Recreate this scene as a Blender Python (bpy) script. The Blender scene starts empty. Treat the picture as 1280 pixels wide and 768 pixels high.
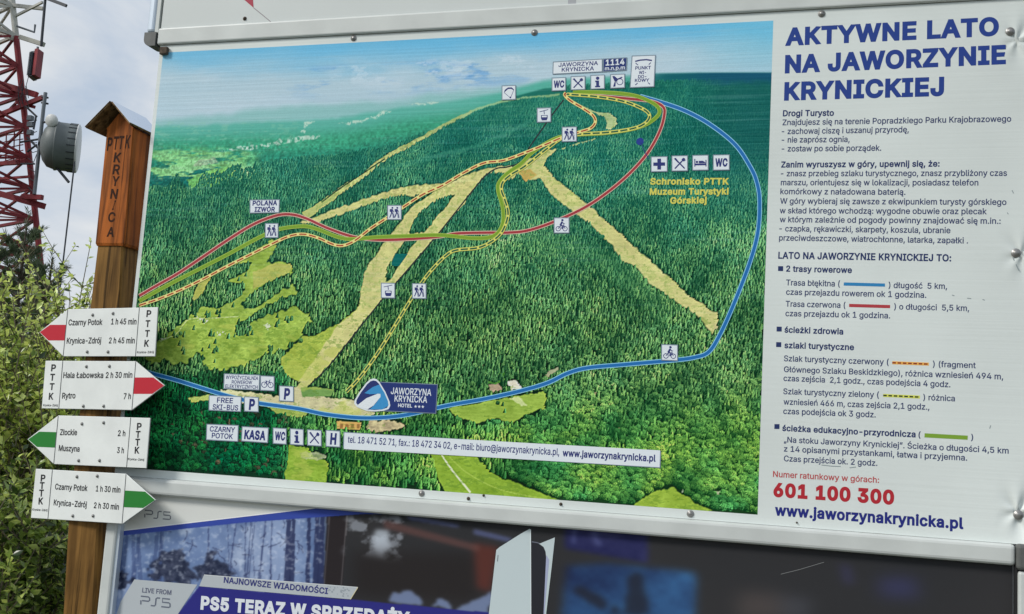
import bpy, bmesh, math, random
import numpy as np
from mathutils import Vector, Matrix
R = math.radians
random.seed(7)
rng = np.random.default_rng(11)
sc = bpy.context.scene
COL = sc.collection

# ------------------------------------------------------------------ camera
FPX = 1373.8                                     # focal length in pixels of a 1280 wide frame
_y, _p, _r = R(-16.944), R(7.445), R(3.536)
FW = np.array([math.sin(_y)*math.cos(_p), math.cos(_y)*math.cos(_p), math.sin(_p)])
_rt = np.array([math.cos(_y), -math.sin(_y), 0.0]); _up = np.cross(_rt, FW)
RT = _rt*math.cos(_r) + _up*math.sin(_r)
UP = _up*math.cos(_r) - _rt*math.sin(_r)
CAM = np.array([0.0, -3.5, 1.65])
cd = bpy.data.cameras.new('camera'); co = bpy.data.objects.new('camera', cd); COL.objects.link(co)
cd.sensor_width = 36.0; cd.lens = FPX/1280*36; cd.clip_start = 0.05; cd.clip_end = 3000
co.matrix_world = Matrix(((RT[0], UP[0], -FW[0], CAM[0]), (RT[1], UP[1], -FW[1], CAM[1]),
                          (RT[2], UP[2], -FW[2], CAM[2]), (0, 0, 0, 1)))
sc.camera = co

# ------------------------------------------------------------------ sky, sun, exposure
SUN_AZ, SUN_EL = R(230), R(38)                   # azimuth clockwise from +Y: the sun stands front left of the boards
w = bpy.data.worlds.new('World'); sc.world = w; w.use_nodes = True
nt = w.node_tree; N = nt.nodes; L = nt.links; N.clear()
wo = N.new('ShaderNodeOutputWorld'); bg = N.new('ShaderNodeBackground'); bg.inputs['Strength'].default_value = 0.087
sky = N.new('ShaderNodeTexSky'); sky.sky_type = 'NISHITA'; sky.sun_disc = False
sky.sun_elevation = SUN_EL; sky.sun_rotation = SUN_AZ; sky.air_density = 1.2; sky.dust_density = 2.5
tc = N.new('ShaderNodeTexCoord'); mp = N.new('ShaderNodeMapping'); mp.inputs['Scale'].default_value = (1, 1, 2.2)
mp.inputs['Location'].default_value = (0.35, 0.1, 0.22)
n1 = N.new('ShaderNodeTexNoise'); n1.inputs['Scale'].default_value = 3.0; n1.inputs['Detail'].default_value = 8
n1.inputs['Roughness'].default_value = 0.55; n1.inputs['Distortion'].default_value = 0.4
cr = N.new('ShaderNodeValToRGB')                 # cloud brightness, grey bellies to white tops
cr.color_ramp.elements[0].position = 0.40; cr.color_ramp.elements[0].color = (5.0, 6.2, 7.9, 1)
cr.color_ramp.elements[1].position = 0.60; cr.color_ramp.elements[1].color = (8.9, 9.2, 9.5, 1)
n2 = N.new('ShaderNodeTexNoise'); n2.inputs['Scale'].default_value = 1.7; n2.inputs['Detail'].default_value = 6
cv = N.new('ShaderNodeMapRange'); cv.inputs['From Min'].default_value = 0.3; cv.inputs['From Max'].default_value = 0.55
cv.inputs['To Min'].default_value = 0.72; cv.inputs['To Max'].default_value = 0.97
mx = N.new('ShaderNodeMix'); mx.data_type = 'RGBA'
L.new(tc.outputs['Generated'], mp.inputs['Vector'])
for n in (n1, n2): L.new(mp.outputs['Vector'], n.inputs['Vector'])
L.new(n1.outputs['Fac'], cr.inputs['Fac']); L.new(n2.outputs['Fac'], cv.inputs['Value'])
L.new(cv.outputs['Result'], mx.inputs['Factor']); L.new(sky.outputs['Color'], mx.inputs['A']); L.new(cr.outputs['Color'], mx.inputs['B'])
L.new(mx.outputs['Result'], bg.inputs['Color']); L.new(bg.outputs['Background'], wo.inputs['Surface'])
sd = bpy.data.lights.new('sun', 'SUN'); sd.energy = 2.5; sd.angle = R(14); sd.color = (1.0, 0.96, 0.9)
so = bpy.data.objects.new('sun', sd); COL.objects.link(so); so.location = (-6, -8, 12)
_s = Vector((math.sin(SUN_AZ)*math.cos(SUN_EL), math.cos(SUN_AZ)*math.cos(SUN_EL), math.sin(SUN_EL)))
so.rotation_euler = _s.to_track_quat('Z', 'Y').to_euler()
vs = sc.view_settings; vs.view_transform = 'Standard'; vs.look = 'None'; vs.gamma = 1; vs.use_curve_mapping = False
vs.exposure = 0.0
KW = 0.76                                        # what a white surface of the boards shows as, linear

# ------------------------------------------------------------------ helpers
def lin(c):
    c = np.asarray(c, float)/255.0
    return np.where(c <= 0.04045, c/12.92, ((c+0.055)/1.055)**2.4)
def C3(*c, k=None):                              # base colour of a surface that shows as sRGB c in the boards' light
    v = np.clip(lin(c)/(k or KW), 0.0, 0.9); return (float(v[0]), float(v[1]), float(v[2]), 1.0)

class Plane:                                     # a vertical plane; photo pixels are cast on to it
    def __init__(s, x, y, yaw=0.0, k=1.0):
        s.o = np.array([x, y, 0.0]); s.u = np.array([math.cos(yaw), math.sin(yaw), 0.0]); s.n = np.array([math.sin(yaw), -math.cos(yaw), 0.0])
        s.yaw = yaw; s.k = k                     # k shrinks the printed layers' heights
    def uv(s, px, py, d=0.0):                    # d = height of the target in front of the plane
        px = np.asarray(px, float); py = np.asarray(py, float)
        dr = FW*FPX + RT*(px-640)[..., None] - UP*(py-384)[..., None]
        t = ((s.o + s.n*d*s.k - CAM) @ s.n)/(dr @ s.n)
        q = CAM + dr*t[..., None] - s.o
        return q @ s.u, q[..., 2]
    def pt(s, u, v, d=0.0):
        q = s.o + s.u*u + s.n*d*s.k; return (q[0], q[1], q[2] + v)
    def px(s, px, py, d=0.0):
        u, v = s.uv(px, py, d); return s.pt(float(u), float(v), d)
def ray(px, py, Y):                              # point of the pixel's ray at depth Y
    d = FW*FPX + RT*(px-640) - UP*(py-384)
    return Vector(CAM + d*(Y - CAM[1])/d[1])

class MB:                                        # collects geometry in world space, links ONE mesh object
    def __init__(s): s.v = []; s.f = []; s.m = []; s.mats = []; s.smooth = False
    def mi(s, mat):
        if mat not in s.mats: s.mats.append(mat)
        return s.mats.index(mat)
    def add(s, vs, fs, mat):
        b = len(s.v); s.v += [tuple(map(float, p)) for p in vs]; k = s.mi(mat)
        for f in fs: s.f.append([i+b for i in f]); s.m.append(k)
    def quad(s, a, b, c, d, mat): s.add([a, b, c, d], [(0, 1, 2, 3)], mat)
    def box(s, lo, hi, mat, yaw=0.0, piv=None):
        x0, y0, z0 = lo; x1, y1, z1 = hi
        vs = [(x0,y0,z0),(x1,y0,z0),(x1,y1,z0),(x0,y1,z0),(x0,y0,z1),(x1,y0,z1),(x1,y1,z1),(x0,y1,z1)]
        if yaw:
            c, n = math.cos(yaw), math.sin(yaw); px, py = piv
            vs = [(px+(x-px)*c-(y-py)*n, py+(x-px)*n+(y-py)*c, z) for x, y, z in vs]
        s.add(vs, [(0,3,2,1),(4,5,6,7),(0,1,5,4),(1,2,6,5),(2,3,7,6),(3,0,4,7)], mat)
    def bevel_box(s, lo, hi, mat, b=0.004, seg=2):
        bm = bmesh.new(); r = bmesh.ops.create_cube(bm, size=1)
        for v in bm.verts:
            v.co = Vector([lo[i] + (v.co[i]+0.5)*(hi[i]-lo[i]) for i in range(3)])
        bmesh.ops.bevel(bm, geom=bm.edges[:], offset=b, segments=seg, profile=0.5, affect='EDGES')
        s.bm(bm, mat)
    def bm(s, bm, mat):
        bm.verts.index_update(); s.add([v.co[:] for v in bm.verts], [[v.index for v in f.verts] for f in bm.faces], mat); bm.free()
    def tube(s, pts, r, mat, n=8, cap=True):
        pts = [Vector(p) for p in pts]; rs = r if isinstance(r, (list, tuple)) else [r]*len(pts)
        rings = []; a0 = None
        for i, p in enumerate(pts):
            t = (pts[min(i+1, len(pts)-1)] - pts[max(i-1, 0)]).normalized()
            if a0 is None: a0 = t.orthogonal().normalized()
            a = (a0 - t*a0.dot(t)).normalized(); a0 = a; b = t.cross(a)
            rings.append([p + (a*math.cos(2*math.pi*k/n) + b*math.sin(2*math.pi*k/n))*rs[i] for k in range(n)])
        fs = [(i*n+k, i*n+(k+1)%n, (i+1)*n+(k+1)%n, (i+1)*n+k) for i in range(len(pts)-1) for k in range(n)]
        if cap: fs += [tuple(range(n-1, -1, -1)), tuple((len(pts)-1)*n+k for k in range(n))]
        s.add([v for g in rings for v in g], fs, mat)
    def bar(s, a, b, w, h, mat, up=(0, 0, 1)):   # a straight bar of w x h section
        a = Vector(a); b = Vector(b); t = (b-a).normalized(); u = Vector(up)
        x = t.cross(u)
        if x.length < 1e-3: x = t.orthogonal()
        x.normalize(); y = x.cross(t)
        c = [x*(i*w/2) + y*(j*h/2) for i, j in ((-1,-1),(1,-1),(1,1),(-1,1))]
        s.add([a+q for q in c] + [b+q for q in c], [(3,2,1,0),(4,5,6,7),(0,1,5,4),(1,2,6,5),(2,3,7,6),(3,0,4,7)], mat)
    def prism(s, pl, poly, d0, d1, mat):         # polygon (u, v) of a plane given thickness, d towards the viewer
        n = len(poly); ar = sum(poly[i][0]*poly[(i+1)%n][1]-poly[(i+1)%n][0]*poly[i][1] for i in range(n))
        if ar < 0: poly = poly[::-1]
        vs = [pl.pt(u, v, d1) for u, v in poly] + [pl.pt(u, v, d0) for u, v in poly]
        s.add(vs, [tuple(range(n)), tuple(range(2*n-1, n-1, -1))] + [(i, i+n, (i+1)%n+n, (i+1)%n) for i in range(n)], mat)
    def flat(s, pl, poly, d, mat):               # printed flat shape on a plane
        n = len(poly); ar = sum(poly[i][0]*poly[(i+1)%n][1]-poly[(i+1)%n][0]*poly[i][1] for i in range(n))
        if ar < 0: poly = poly[::-1]
        s.add([pl.pt(u, v, d) for u, v in poly], [tuple(range(n))], mat)
    def build(s, name, parent=None, smooth=None):
        me = bpy.data.meshes.new(name)
        off = np.array(parent['_base']) if parent is not None else np.zeros(3)
        v = np.array(s.v, float) - off
        me.from_pydata(v.tolist(), [], s.f)
        for m in s.mats: me.materials.append(m)
        me.polygons.foreach_set('material_index', s.m)
        if smooth or s.smooth: me.polygons.foreach_set('use_smooth', [True]*len(me.polygons))
        me.update()
        o = bpy.data.objects.new(name, me); COL.objects.link(o)
        if parent is not None: o.parent = parent; o['_base'] = list(off)
        return o
def thing(name, label, cat, loc, group=None):
    o = bpy.data.objects.new(name, None); o.empty_display_size = 0.2; COL.objects.link(o); o.location = loc; o['_base'] = list(map(float, loc))
    tag(o, label, cat, group); return o
def tag(o, label=None, cat=None, group=None, kind=None):
    if label: o['label'] = label
    if cat: o['category'] = cat
    if group: o['group'] = group
    if kind: o['kind'] = kind
    return o

_mats = {}
def mat(name, col, rough=0.6, metal=0.0, spec=0.35, noise=None, bump=None, trans=None):
    """noise = (scale, amount, detail): mottled colour; bump = (scale, strength)"""
    if name in _mats: return _mats[name]
    m = bpy.data.materials.new(name); m.use_nodes = True; t = m.node_tree; b = t.nodes['Principled BSDF']
    b.inputs['Base Color'].default_value = col; b.inputs['Roughness'].default_value = rough; b.inputs['Metallic'].default_value = metal
    b.inputs['Specular IOR Level'].default_value = spec
    if noise or bump:
        g = t.nodes.new('ShaderNodeNewGeometry')
    if noise:
        n = t.nodes.new('ShaderNodeTexNoise'); n.inputs['Scale'].default_value = noise[0]; n.inputs['Detail'].default_value = noise[2] if len(noise) > 2 else 5
        r = t.nodes.new('ShaderNodeMapRange'); r.inputs['From Min'].default_value = 0.3; r.inputs['From Max'].default_value = 0.7
        r.inputs['To Min'].default_value = 1-noise[1]; r.inputs['To Max'].default_value = 1+noise[1]*0.5
        x = t.nodes.new('ShaderNodeMix'); x.data_type = 'RGBA'; x.blend_type = 'MULTIPLY'; x.inputs['Factor'].default_value = 1; x.inputs['A'].default_value = col
        t.links.new(g.outputs['Position'], n.inputs['Vector']); t.links.new(n.outputs['Fac'], r.inputs['Value'])
        t.links.new(r.outputs['Result'], x.inputs['B']); t.links.new(x.outputs['Result'], b.inputs['Base Color'])
    if bump:
        n = t.nodes.new('ShaderNodeTexNoise'); n.inputs['Scale'].default_value = bump[0]; n.inputs['Detail'].default_value = 6
        u = t.nodes.new('ShaderNodeBump'); u.inputs['Strength'].default_value = bump[1]; u.inputs['Distance'].default_value = 0.01
        t.links.new(g.outputs['Position'], n.inputs['Vector']); t.links.new(n.outputs['Fac'], u.inputs['Height']); t.links.new(u.outputs['Normal'], b.inputs['Normal'])
    _mats[name] = m; return m
def ink(*c, rough=0.45): return mat('ink_%d_%d_%d' % c, C3(*c), rough, 0, 0.3)
def color_attr_mat(name, rough, spec, wave=True):    # a print: the colours are stored on the mesh
    m = bpy.data.materials.new(name); m.use_nodes = True; t = m.node_tree; b = t.nodes['Principled BSDF']
    a = t.nodes.new('ShaderNodeVertexColor'); a.layer_name = 'print'
    t.links.new(a.outputs['Color'], b.inputs['Base Color']); b.inputs['Roughness'].default_value = rough; b.inputs['Specular IOR Level'].default_value = spec
    if wave: flute_bump(t, b)
    return m
def flute_bump(t, b, s=0.12):                     # fine horizontal flutes of a twin-wall plastic sheet, slightly uneven
    g = t.nodes.new('ShaderNodeNewGeometry'); q = t.nodes.new('ShaderNodeMapping'); q.inputs['Scale'].default_value = (0.9, 1, 95)
    n = t.nodes.new('ShaderNodeTexNoise'); n.inputs['Scale'].default_value = 1.0; n.inputs['Detail'].default_value = 3
    u = t.nodes.new('ShaderNodeBump'); u.inputs['Strength'].default_value = s; u.inputs['Distance'].default_value = 0.01
    t.links.new(g.outputs['Position'], q.inputs['Vector']); t.links.new(q.outputs['Vector'], n.inputs['Vector'])
    t.links.new(n.outputs['Fac'], u.inputs['Height']); t.links.new(u.outputs['Normal'], b.inputs['Normal'])

def picture(name, canvas, pl, u0, u1, v0, v1, d, material, parent):
    """an (H, W, 3) linear colour canvas laid on a plane as a fine grid of coloured vertices"""
    H, W, _ = canvas.shape
    uu = np.linspace(u0, u1, W); vv = np.linspace(v1, v0, H)
    U, V = np.meshgrid(uu, vv)
    q = pl.o + pl.n*d*pl.k + U[..., None]*pl.u; q[..., 2] += V
    q = q.reshape(-1, 3) - np.array(parent['_base'])
    i = (np.arange(H-1)[:, None]*W + np.arange(W-1)[None]).ravel()
    quads = np.stack([i+W, i+W+1, i+1, i], 1).astype(np.int32)
    me = bpy.data.meshes.new(name); n = len(quads)
    me.vertices.add(len(q)); me.vertices.foreach_set('co', q.astype(np.float32).ravel())
    me.loops.add(n*4); me.loops.foreach_set('vertex_index', quads.ravel())
    me.polygons.add(n); me.polygons.foreach_set('loop_start', np.arange(0, n*4, 4, dtype=np.int32))
    me.update(calc_edges=True)
    a = me.color_attributes.new('print', 'FLOAT_COLOR', 'POINT')
    rgba = np.ones((len(q), 4), np.float32); rgba[:, :3] = canvas.reshape(-1, 3)
    a.data.foreach_set('color', rgba.ravel())
    me.materials.append(material)
    o = bpy.data.objects.new(name, me); COL.objects.link(o); o.parent = parent; o['_base'] = list(parent['_base'])
    return o

# lettering: the outlines of Blender's own interface font, filled by winding number
import os
from mathutils.geometry import delaunay_2d_cdt
try: FONT = bpy.data.fonts.load(os.path.join(bpy.utils.resource_path('LOCAL'), 'datafiles', 'fonts', 'Inter.woff2'))
except Exception: FONT = None                    # then Blender's built-in font is used
_glyph = {}
def plain(c):                                     # capital I and figure 1 without their slab feet
    x0, x1 = c[:, 0].min(), c[:, 0].max(); h = c[:, 1].max(); L_ = c[np.abs(c[:, 0]-x0) < 2e-3]; R_ = c[np.abs(c[:, 0]-x1) < 2e-3]
    if len(c) == 12 and len(L_) == 4 and len(R_) == 4 and h > 0.6:
        i = sorted(set(np.round(c[:, 0], 4))); a, b = i[1], i[-2]; return np.array([(a, 0), (a, h), (b, h), (b, 0)])
    if 8 <= len(c) <= 16 and h > 0.6 and len(L_) == 2 and len(R_) == 2 and max(L_[:, 1].max(), R_[:, 1].max()) < 0.16 and np.ptp(c[np.abs(c[:, 1]-h) < 2e-3][:, 0]) < 0.3:
        t = L_[:, 1].max(); q = c[np.abs(c[:, 1]-t) < 2e-3]; q = np.sort(q[:, 0]); a, b = q[1], q[-2]
        k = [(p[0], p[1]) for p in c if p[1] > t+2e-3]; n = np.array([p for p in c]); out = []
        for p in c:
            if p[1] > t+2e-3: out.append(tuple(p))
            elif abs(p[1]-t) < 2e-3 and x0+2e-3 < p[0] < x1-2e-3: out.append((p[0], 0.0))
        return np.array(out)
    return c
def contours(text, bold):
    cu = bpy.data.curves.new('lettering', 'FONT'); cu.body = text; cu.size = 1; cu.fill_mode = 'NONE'; cu.resolution_u = 3; cu.space_character = 1+max(0, bold-0.015)*3.2
    if FONT: cu.font = FONT
    ob = bpy.data.objects.new('lettering', cu); me = bpy.data.meshes.new_from_object(ob)
    v = [(p.co.x, p.co.y) for p in me.vertices]; nx = {}
    for e in me.edges: nx.setdefault(e.vertices[0], []).append(e.vertices[1]); nx.setdefault(e.vertices[1], []).append(e.vertices[0])
    seen = set(); out = []
    for i in range(len(v)):                       # outlines keep the order of their points
        if i in seen or i not in nx: continue
        loop = [i]; seen.add(i)
        while True:
            q = [k for k in nx[loop[-1]] if k not in seen]
            if not q: break
            k = min(q); seen.add(k); loop.append(k)
        c = []
        for k in loop:
            if not c or math.hypot(v[k][0]-c[-1][0], v[k][1]-c[-1][1]) > 1e-4: c.append(v[k])
        if len(c) > 2 and math.hypot(c[0][0]-c[-1][0], c[0][1]-c[-1][1]) < 1e-4: c.pop()
        if len(c) > 2: out.append(plain(np.array(c)))
    bpy.data.objects.remove(ob); bpy.data.curves.remove(cu); bpy.data.meshes.remove(me)
    return out
def embolden(c, o):                               # push an outline outwards (its filled side is on the right)
    d1 = c-np.roll(c, 1, 0); d2 = np.roll(c, -1, 0)-c; d1 /= np.linalg.norm(d1, axis=1)[:, None]+1e-9; d2 /= np.linalg.norm(d2, axis=1)[:, None]+1e-9
    n1 = np.stack([-d1[:, 1], d1[:, 0]], 1); n2 = np.stack([-d2[:, 1], d2[:, 0]], 1); m = n1+n2; k = (m*m).sum(1)/2
    return c + m*(o/np.maximum(k, 0.55))[:, None]
def glyphs(text, bold):
    k = (text, bold)
    if k in _glyph: return _glyph[k]
    bold += 0.012; V = []; F = []; words = contours(text, bold)
    cs = [embolden(c, bold+0.0) if bold else c for c in words]
    groups = []                                   # outlines that overlap in x belong together
    for c in sorted(cs, key=lambda q: q[:, 0].min()):
        if groups and c[:, 0].min() <= groups[-1][1]: groups[-1][0].append(c); groups[-1][1] = max(groups[-1][1], c[:, 0].max())
        else: groups.append([[c], c[:, 0].max()])
    for gcs, _ in groups:
        pts = []; ed = []; A = []; B = []
        for c in gcs:
            n = len(c); b = len(pts); pts += [Vector((float(x), float(y))) for x, y in c]; ed += [(b+i, b+(i+1) % n) for i in range(n)]; A.append(c); B.append(np.roll(c, -1, 0))
        A = np.concatenate(A); B = np.concatenate(B)
        ov, oe, of, *_r = delaunay_2d_cdt(pts, ed, [], 0, 1e-5)
        if not of: continue
        vv = np.array([(p.x, p.y) for p in ov]); ff = np.array([tuple(f) for f in of]); ce = vv[ff].mean(1)
        x, y = ce[:, :1], ce[:, 1:]; up = (A[:, 1] <= y) & (B[:, 1] > y); dn = (A[:, 1] > y) & (B[:, 1] <= y); s = (B[:, 0]-A[:, 0])*(y-A[:, 1])-(x-A[:, 0])*(B[:, 1]-A[:, 1])
        wn = (up & (s > 0)).sum(1)-(dn & (s < 0)).sum(1); b = len(V)
        keep = ff[wn != 0]; V += vv.tolist(); F += [tuple(int(i)+b for i in f) for f in keep]
    V = np.array(V) if V else np.zeros((0, 2)); used = sorted({i for f in F for i in f}); mp_ = {q: i for i, q in enumerate(used)}
    _glyph[k] = (V[used], [tuple(mp_[i] for i in f) for f in F]); return _glyph[k]
CAP = None
def write(mb, pl, text, p0, p1, cap, material, d=0.0, bold=0.0, center=False):
    """text from pixel p0 to pixel p1 along its baseline, capitals cap pixels tall"""
    global CAP
    if CAP is None: CAP = float(glyphs('H', 0.0)[0][:, 1].max())
    v, f = glyphs(text, bold)
    a = np.array([float(x) for x in pl.uv(*p0, d)]); b = np.array([float(x) for x in pl.uv(*p1, d)])
    m = ((p0[0]+p1[0])/2, (p0[1]+p1[1])/2)
    c0 = np.array([float(x) for x in pl.uv(*m, d)]); c1 = np.array([float(x) for x in pl.uv(m[0], m[1]-cap, d)])
    ch = np.linalg.norm(c1-c0); e = (b-a); ln = np.linalg.norm(e); e /= ln; g = np.array([-e[1], e[0]])
    x0, x1 = v[:, 0].min(), v[:, 0].max()
    X = (v[:, 0]-x0)/(x1-x0)*ln; Y = v[:, 1]/CAP*ch
    q = a + X[:, None]*e + Y[:, None]*g
    mb.add([pl.pt(x, y, d) for x, y in q], f, material)
def smooth_path(pts, n=8):
    p = [np.array(q, float) for q in pts]; p = [2*p[0]-p[1]] + p + [2*p[-1]-p[-2]]; out = []
    for i in range(1, len(p)-2):
        for k in range(n):
            t = k/n; out.append(0.5*((2*p[i]) + (-p[i-1]+p[i+1])*t + (2*p[i-1]-5*p[i]+4*p[i+1]-p[i+2])*t*t + (-p[i-1]+3*p[i]-3*p[i+1]+p[i+2])*t**3))
    out.append(p[-2]); return np.array(out)
def ribbon(mb, pl, path, w, d, material, dash=None):
    """a printed line along a pixel path; w and dash in pixels"""
    p = np.array(path, float); t = np.gradient(p, axis=0); t /= np.linalg.norm(t, axis=1)[:, None] + 1e-9
    nrm = np.stack([-t[:, 1], t[:, 0]], 1); s = np.concatenate([[0], np.cumsum(np.linalg.norm(np.diff(p, axis=0), axis=1))])
    def seg(a, b):
        ks = np.unique(np.concatenate([[a], s[(s > a) & (s < b)], [b]]))
        P = np.stack([np.interp(ks, s, p[:, i]) for i in (0, 1)], 1); Nn = np.stack([np.interp(ks, s, nrm[:, i]) for i in (0, 1)], 1)
        A = P + Nn*w/2; B = P - Nn*w/2
        ua, va = pl.uv(A[:, 0], A[:, 1], d); ub, vb = pl.uv(B[:, 0], B[:, 1], d)
        n = len(ks); vs = [pl.pt(x, y, d) for x, y in zip(ua, va)] + [pl.pt(x, y, d) for x, y in zip(ub, vb)]
        mb.add(vs, [(i, i+1, n+i+1, n+i) for i in range(n-1)], material)
    if not dash: seg(0, s[-1])
    else:
        a = 0.0
        while a < s[-1]-0.3: seg(a, min(a+dash[0], s[-1])); a += dash[0]+dash[1]
def pxpoly(pl, pts, d=0.0): return [tuple(float(x) for x in pl.uv(*p, d)) for p in pts]
# ------------------------------------------------------------------ ground
GRASS = mat('grass_ground', (0.05, 0.075, 0.025, 1), 0.95, noise=(1.3, 0.5, 8), bump=(30, 0.6))
g = MB()
nG = 64; xs = [-900 + 1800*i/nG for i in range(nG+1)]
def gz(x, y):
    r = math.hypot(x+1, y+1); k = min(max((r-9)/40, 0), 1)
    return k*(0.5*math.sin(x*0.05+1)+0.6*math.sin(y*0.043))*min(r/60, 4) 
xs = sorted(set([-900, -500, -250, -120, -70, -45, -30] + [-20+2*i for i in range(21)] + [30, 45, 70, 120, 250, 500, 900]))
V = [(x, y, gz(x, y)) for y in xs for x in xs]; n = len(xs)
g.add(V, [(j*n+i, j*n+i+1, (j+1)*n+i+1, (j+1)*n+i) for j in range(n-1) for i in range(n-1)], GRASS)
tag(g.build('ground', smooth=True), kind='structure')
gp = MB(); GRAVEL = mat('gravel_path', (0.26, 0.24, 0.21, 1), 0.95, noise=(40, 0.5, 6), bump=(120, 0.8))
pts = [(-6.5, -4.6), (-4, -4.9), (0, -5.1), (4, -4.9), (7, -4.4), (7.2, -0.9), (4, -0.8), (0, -0.7), (-3.4, -0.75), (-6.3, -1.2)]
gp.add([(x, y, 0.006) for x, y in pts], [tuple(range(len(pts)))], GRAVEL)
tag(gp.build('gravel_path'), kind='structure')

# ------------------------------------------------------------------ the three boards on their steel posts
BRD = Plane(0, 0, 0, 0.3); BRS = Plane(0, 0)                                # front face of the map sheet
ALU = mat('rail_aluminium', C3(180, 184, 181), 0.42, 0.0, 0.45, noise=(7, 0.10, 9), bump=(9, 0.06))
ALU2 = mat('rail_grey', C3(176, 186, 196), 0.35, 0.3, 0.5, noise=(5, 0.08))
CAPM = mat('corner_plastic', C3(84, 86, 84), 0.55, 0, 0.4, noise=(30, 0.2))
SHEET = mat('sheet_white', C3(196, 202, 199), 0.42, 0, 0.3, noise=(1.6, 0.10, 10)); flute_bump(SHEET.node_tree, SHEET.node_tree.nodes['Principled BSDF'], 0.055)
PANEL = mat('panel_white', C3(182, 187, 185), 0.45, 0, 0.35, noise=(2.2, 0.05, 6))
STEEL = mat('galvanised_steel', (0.32, 0.33, 0.34, 1), 0.45, 0.8, 0.5, noise=(20, 0.25))
SCREW = mat('screw_steel', (0.30, 0.295, 0.285, 1), 0.4, 0.6, 0.5)
RUST = mat('rusty_bolt', (0.10, 0.075, 0.055, 1), 0.8, 0.2, noise=(90, 0.5))
BACK = mat('board_back', (0.45, 0.46, 0.46, 1), 0.6, noise=(4, 0.15))

def screw(parent, pl, px, py, d, r=0.0115, m=None, rot=0.0):
    b = MB(); u, v = (float(q) for q in pl.uv(px, py, d)); k = 18; m = m or SCREW
    prof = [(0, 0.0060), (0.42, 0.0056), (0.52, 0.0042), (0.56, 0.0022), (0.9, 0.0018), (1.0, 0.0)]
    vs = [pl.pt(u, v, d+prof[0][1])]; fs = []
    for i, (q, h) in enumerate(prof[1:]):
        vs += [pl.pt(u+r*q*math.cos(6.2832*j/k+rot), v+r*q*math.sin(6.2832*j/k+rot), d+h) for j in range(k)]
        o = 1+i*k
        for j in range(k):
            fs.append((0, o+j, o+(j+1) % k) if i == 0 else (o-k+j, o+j, o+(j+1) % k, o-k+(j+1) % k))
    b.add(vs, fs, m); b.smooth = True
    return b.build('screw', parent)

# upper board: a framed white panel, only its lower edge is in view
head = thing('header_board', 'white framed board above the map, cut off at the top, with a red star corner', 'sign board', (-1.0, 0.02, 3.10))
z0, z1 = ray(560, 36.0, -0.008).z, 4.25; xl, xr = -2.612, 0.62
b = MB(); b.box((xl+0.06, -0.003, z0+0.04), (xr-0.06, 0.03, z1-0.04), PANEL); b.build('panel', head)
b = MB(); b.box((xl+0.05, 0.0305, z0+0.03), (xr-0.05, 0.036, z1-0.03), BACK); b.build('back_panel', head)
def rail_h(parent, x0, x1, za, zb, yf, yb, bev=0.012, m=None):
    b = MB(); b.bevel_box((x0, yf, za), (x1, yb, zb), m or ALU, bev, 3); b.build('frame_rail', parent)
rail_h(head, xl+0.052, xr-0.052, z0, z0+0.066, -0.011, 0.045, 0.007)
rail_h(head, xl+0.052, xr-0.052, z1-0.07, z1, -0.011, 0.045, 0.014)
for xa, xb in ((xl, xl+0.036), (xr-0.036, xr)):
    b = MB(); b.bevel_box((xa, -0.013, z0+0.05), (xb, 0.047, z1-0.05), ALU2, 0.012, 3); b.build('frame_rail', head)
for xa, xb in ((xl+0.0365, xl+0.0515), (xr-0.0515, xr-0.0365)):
    b = MB(); b.box((xa, -0.008, z0+0.05), (xb, 0.04, z1-0.05), ALU); b.build('frame_bead', head)
for xa in (xl-0.003, xr-0.052+0.003):
    for za in (z0-0.006, z1-0.046):
        b = MB(); bm = bmesh.new(); bmesh.ops.create_cube(bm, size=1)
        for v in bm.verts: v.co = Vector((xa+(v.co.x+.5)*0.052, -0.016+(v.co.y+.5)*0.066, za+(v.co.z+.5)*0.055))
        out = -1 if xa < -1 else 1; dn = -1 if za < 3.5 else 1; cx = xa+0.026; cz = za+0.0275
        ed = [e for e in bm.edges if all((v.co.x-cx)*out > 0 and (v.co.z-cz)*dn > 0 for v in e.verts)]
        bmesh.ops.bevel(bm, geom=ed, offset=0.028, segments=6, profile=0.5, affect='EDGES')
        b.bm(bm, CAPM); b.build('corner_cap', head)
HP = Plane(0, -0.003)
b = MB(); RED = ink(150, 34, 58)
b.flat(HP, pxpoly(HP, [(302, -3), (317, 10), (316, -5), (332, -28), (312, -22), (306, -46), (298, -22), (276, -26)]), 0.0006, RED); b.build('red_star', head)
b = MB(); ribbon(b, HP, [(317, 10), (327, 18), (339, 28)], 0.9, 0.0004, ink(120, 112, 116)); b.build('scratch_line', head)
GREYI = ink(150, 152, 156)
for p in ([(710, 7), (720, 7), (720, -4), (735, -4), (734, -30), (710, -30)], [(794, 2), (826, -1), (826, -9), (794, -6)], [(784, 4), (788, 4), (791, -12), (787, -12)], [(850, -5), (880, -7), (880, -30), (850, -28)]): b = MB(); b.flat(HP, pxpoly(HP, p), 0.0006, GREYI); b.build('grey_letter', head)
b = MB(); ribbon(b, HP, [(562, 16.5), (610, 13), (667, 10)], 1.0, 0.0005, ink(140, 132, 120)); b.build('scratch_line', head)
screw(head, HP, 306, 23.5, 0.0002, 0.008, RUST)

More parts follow.
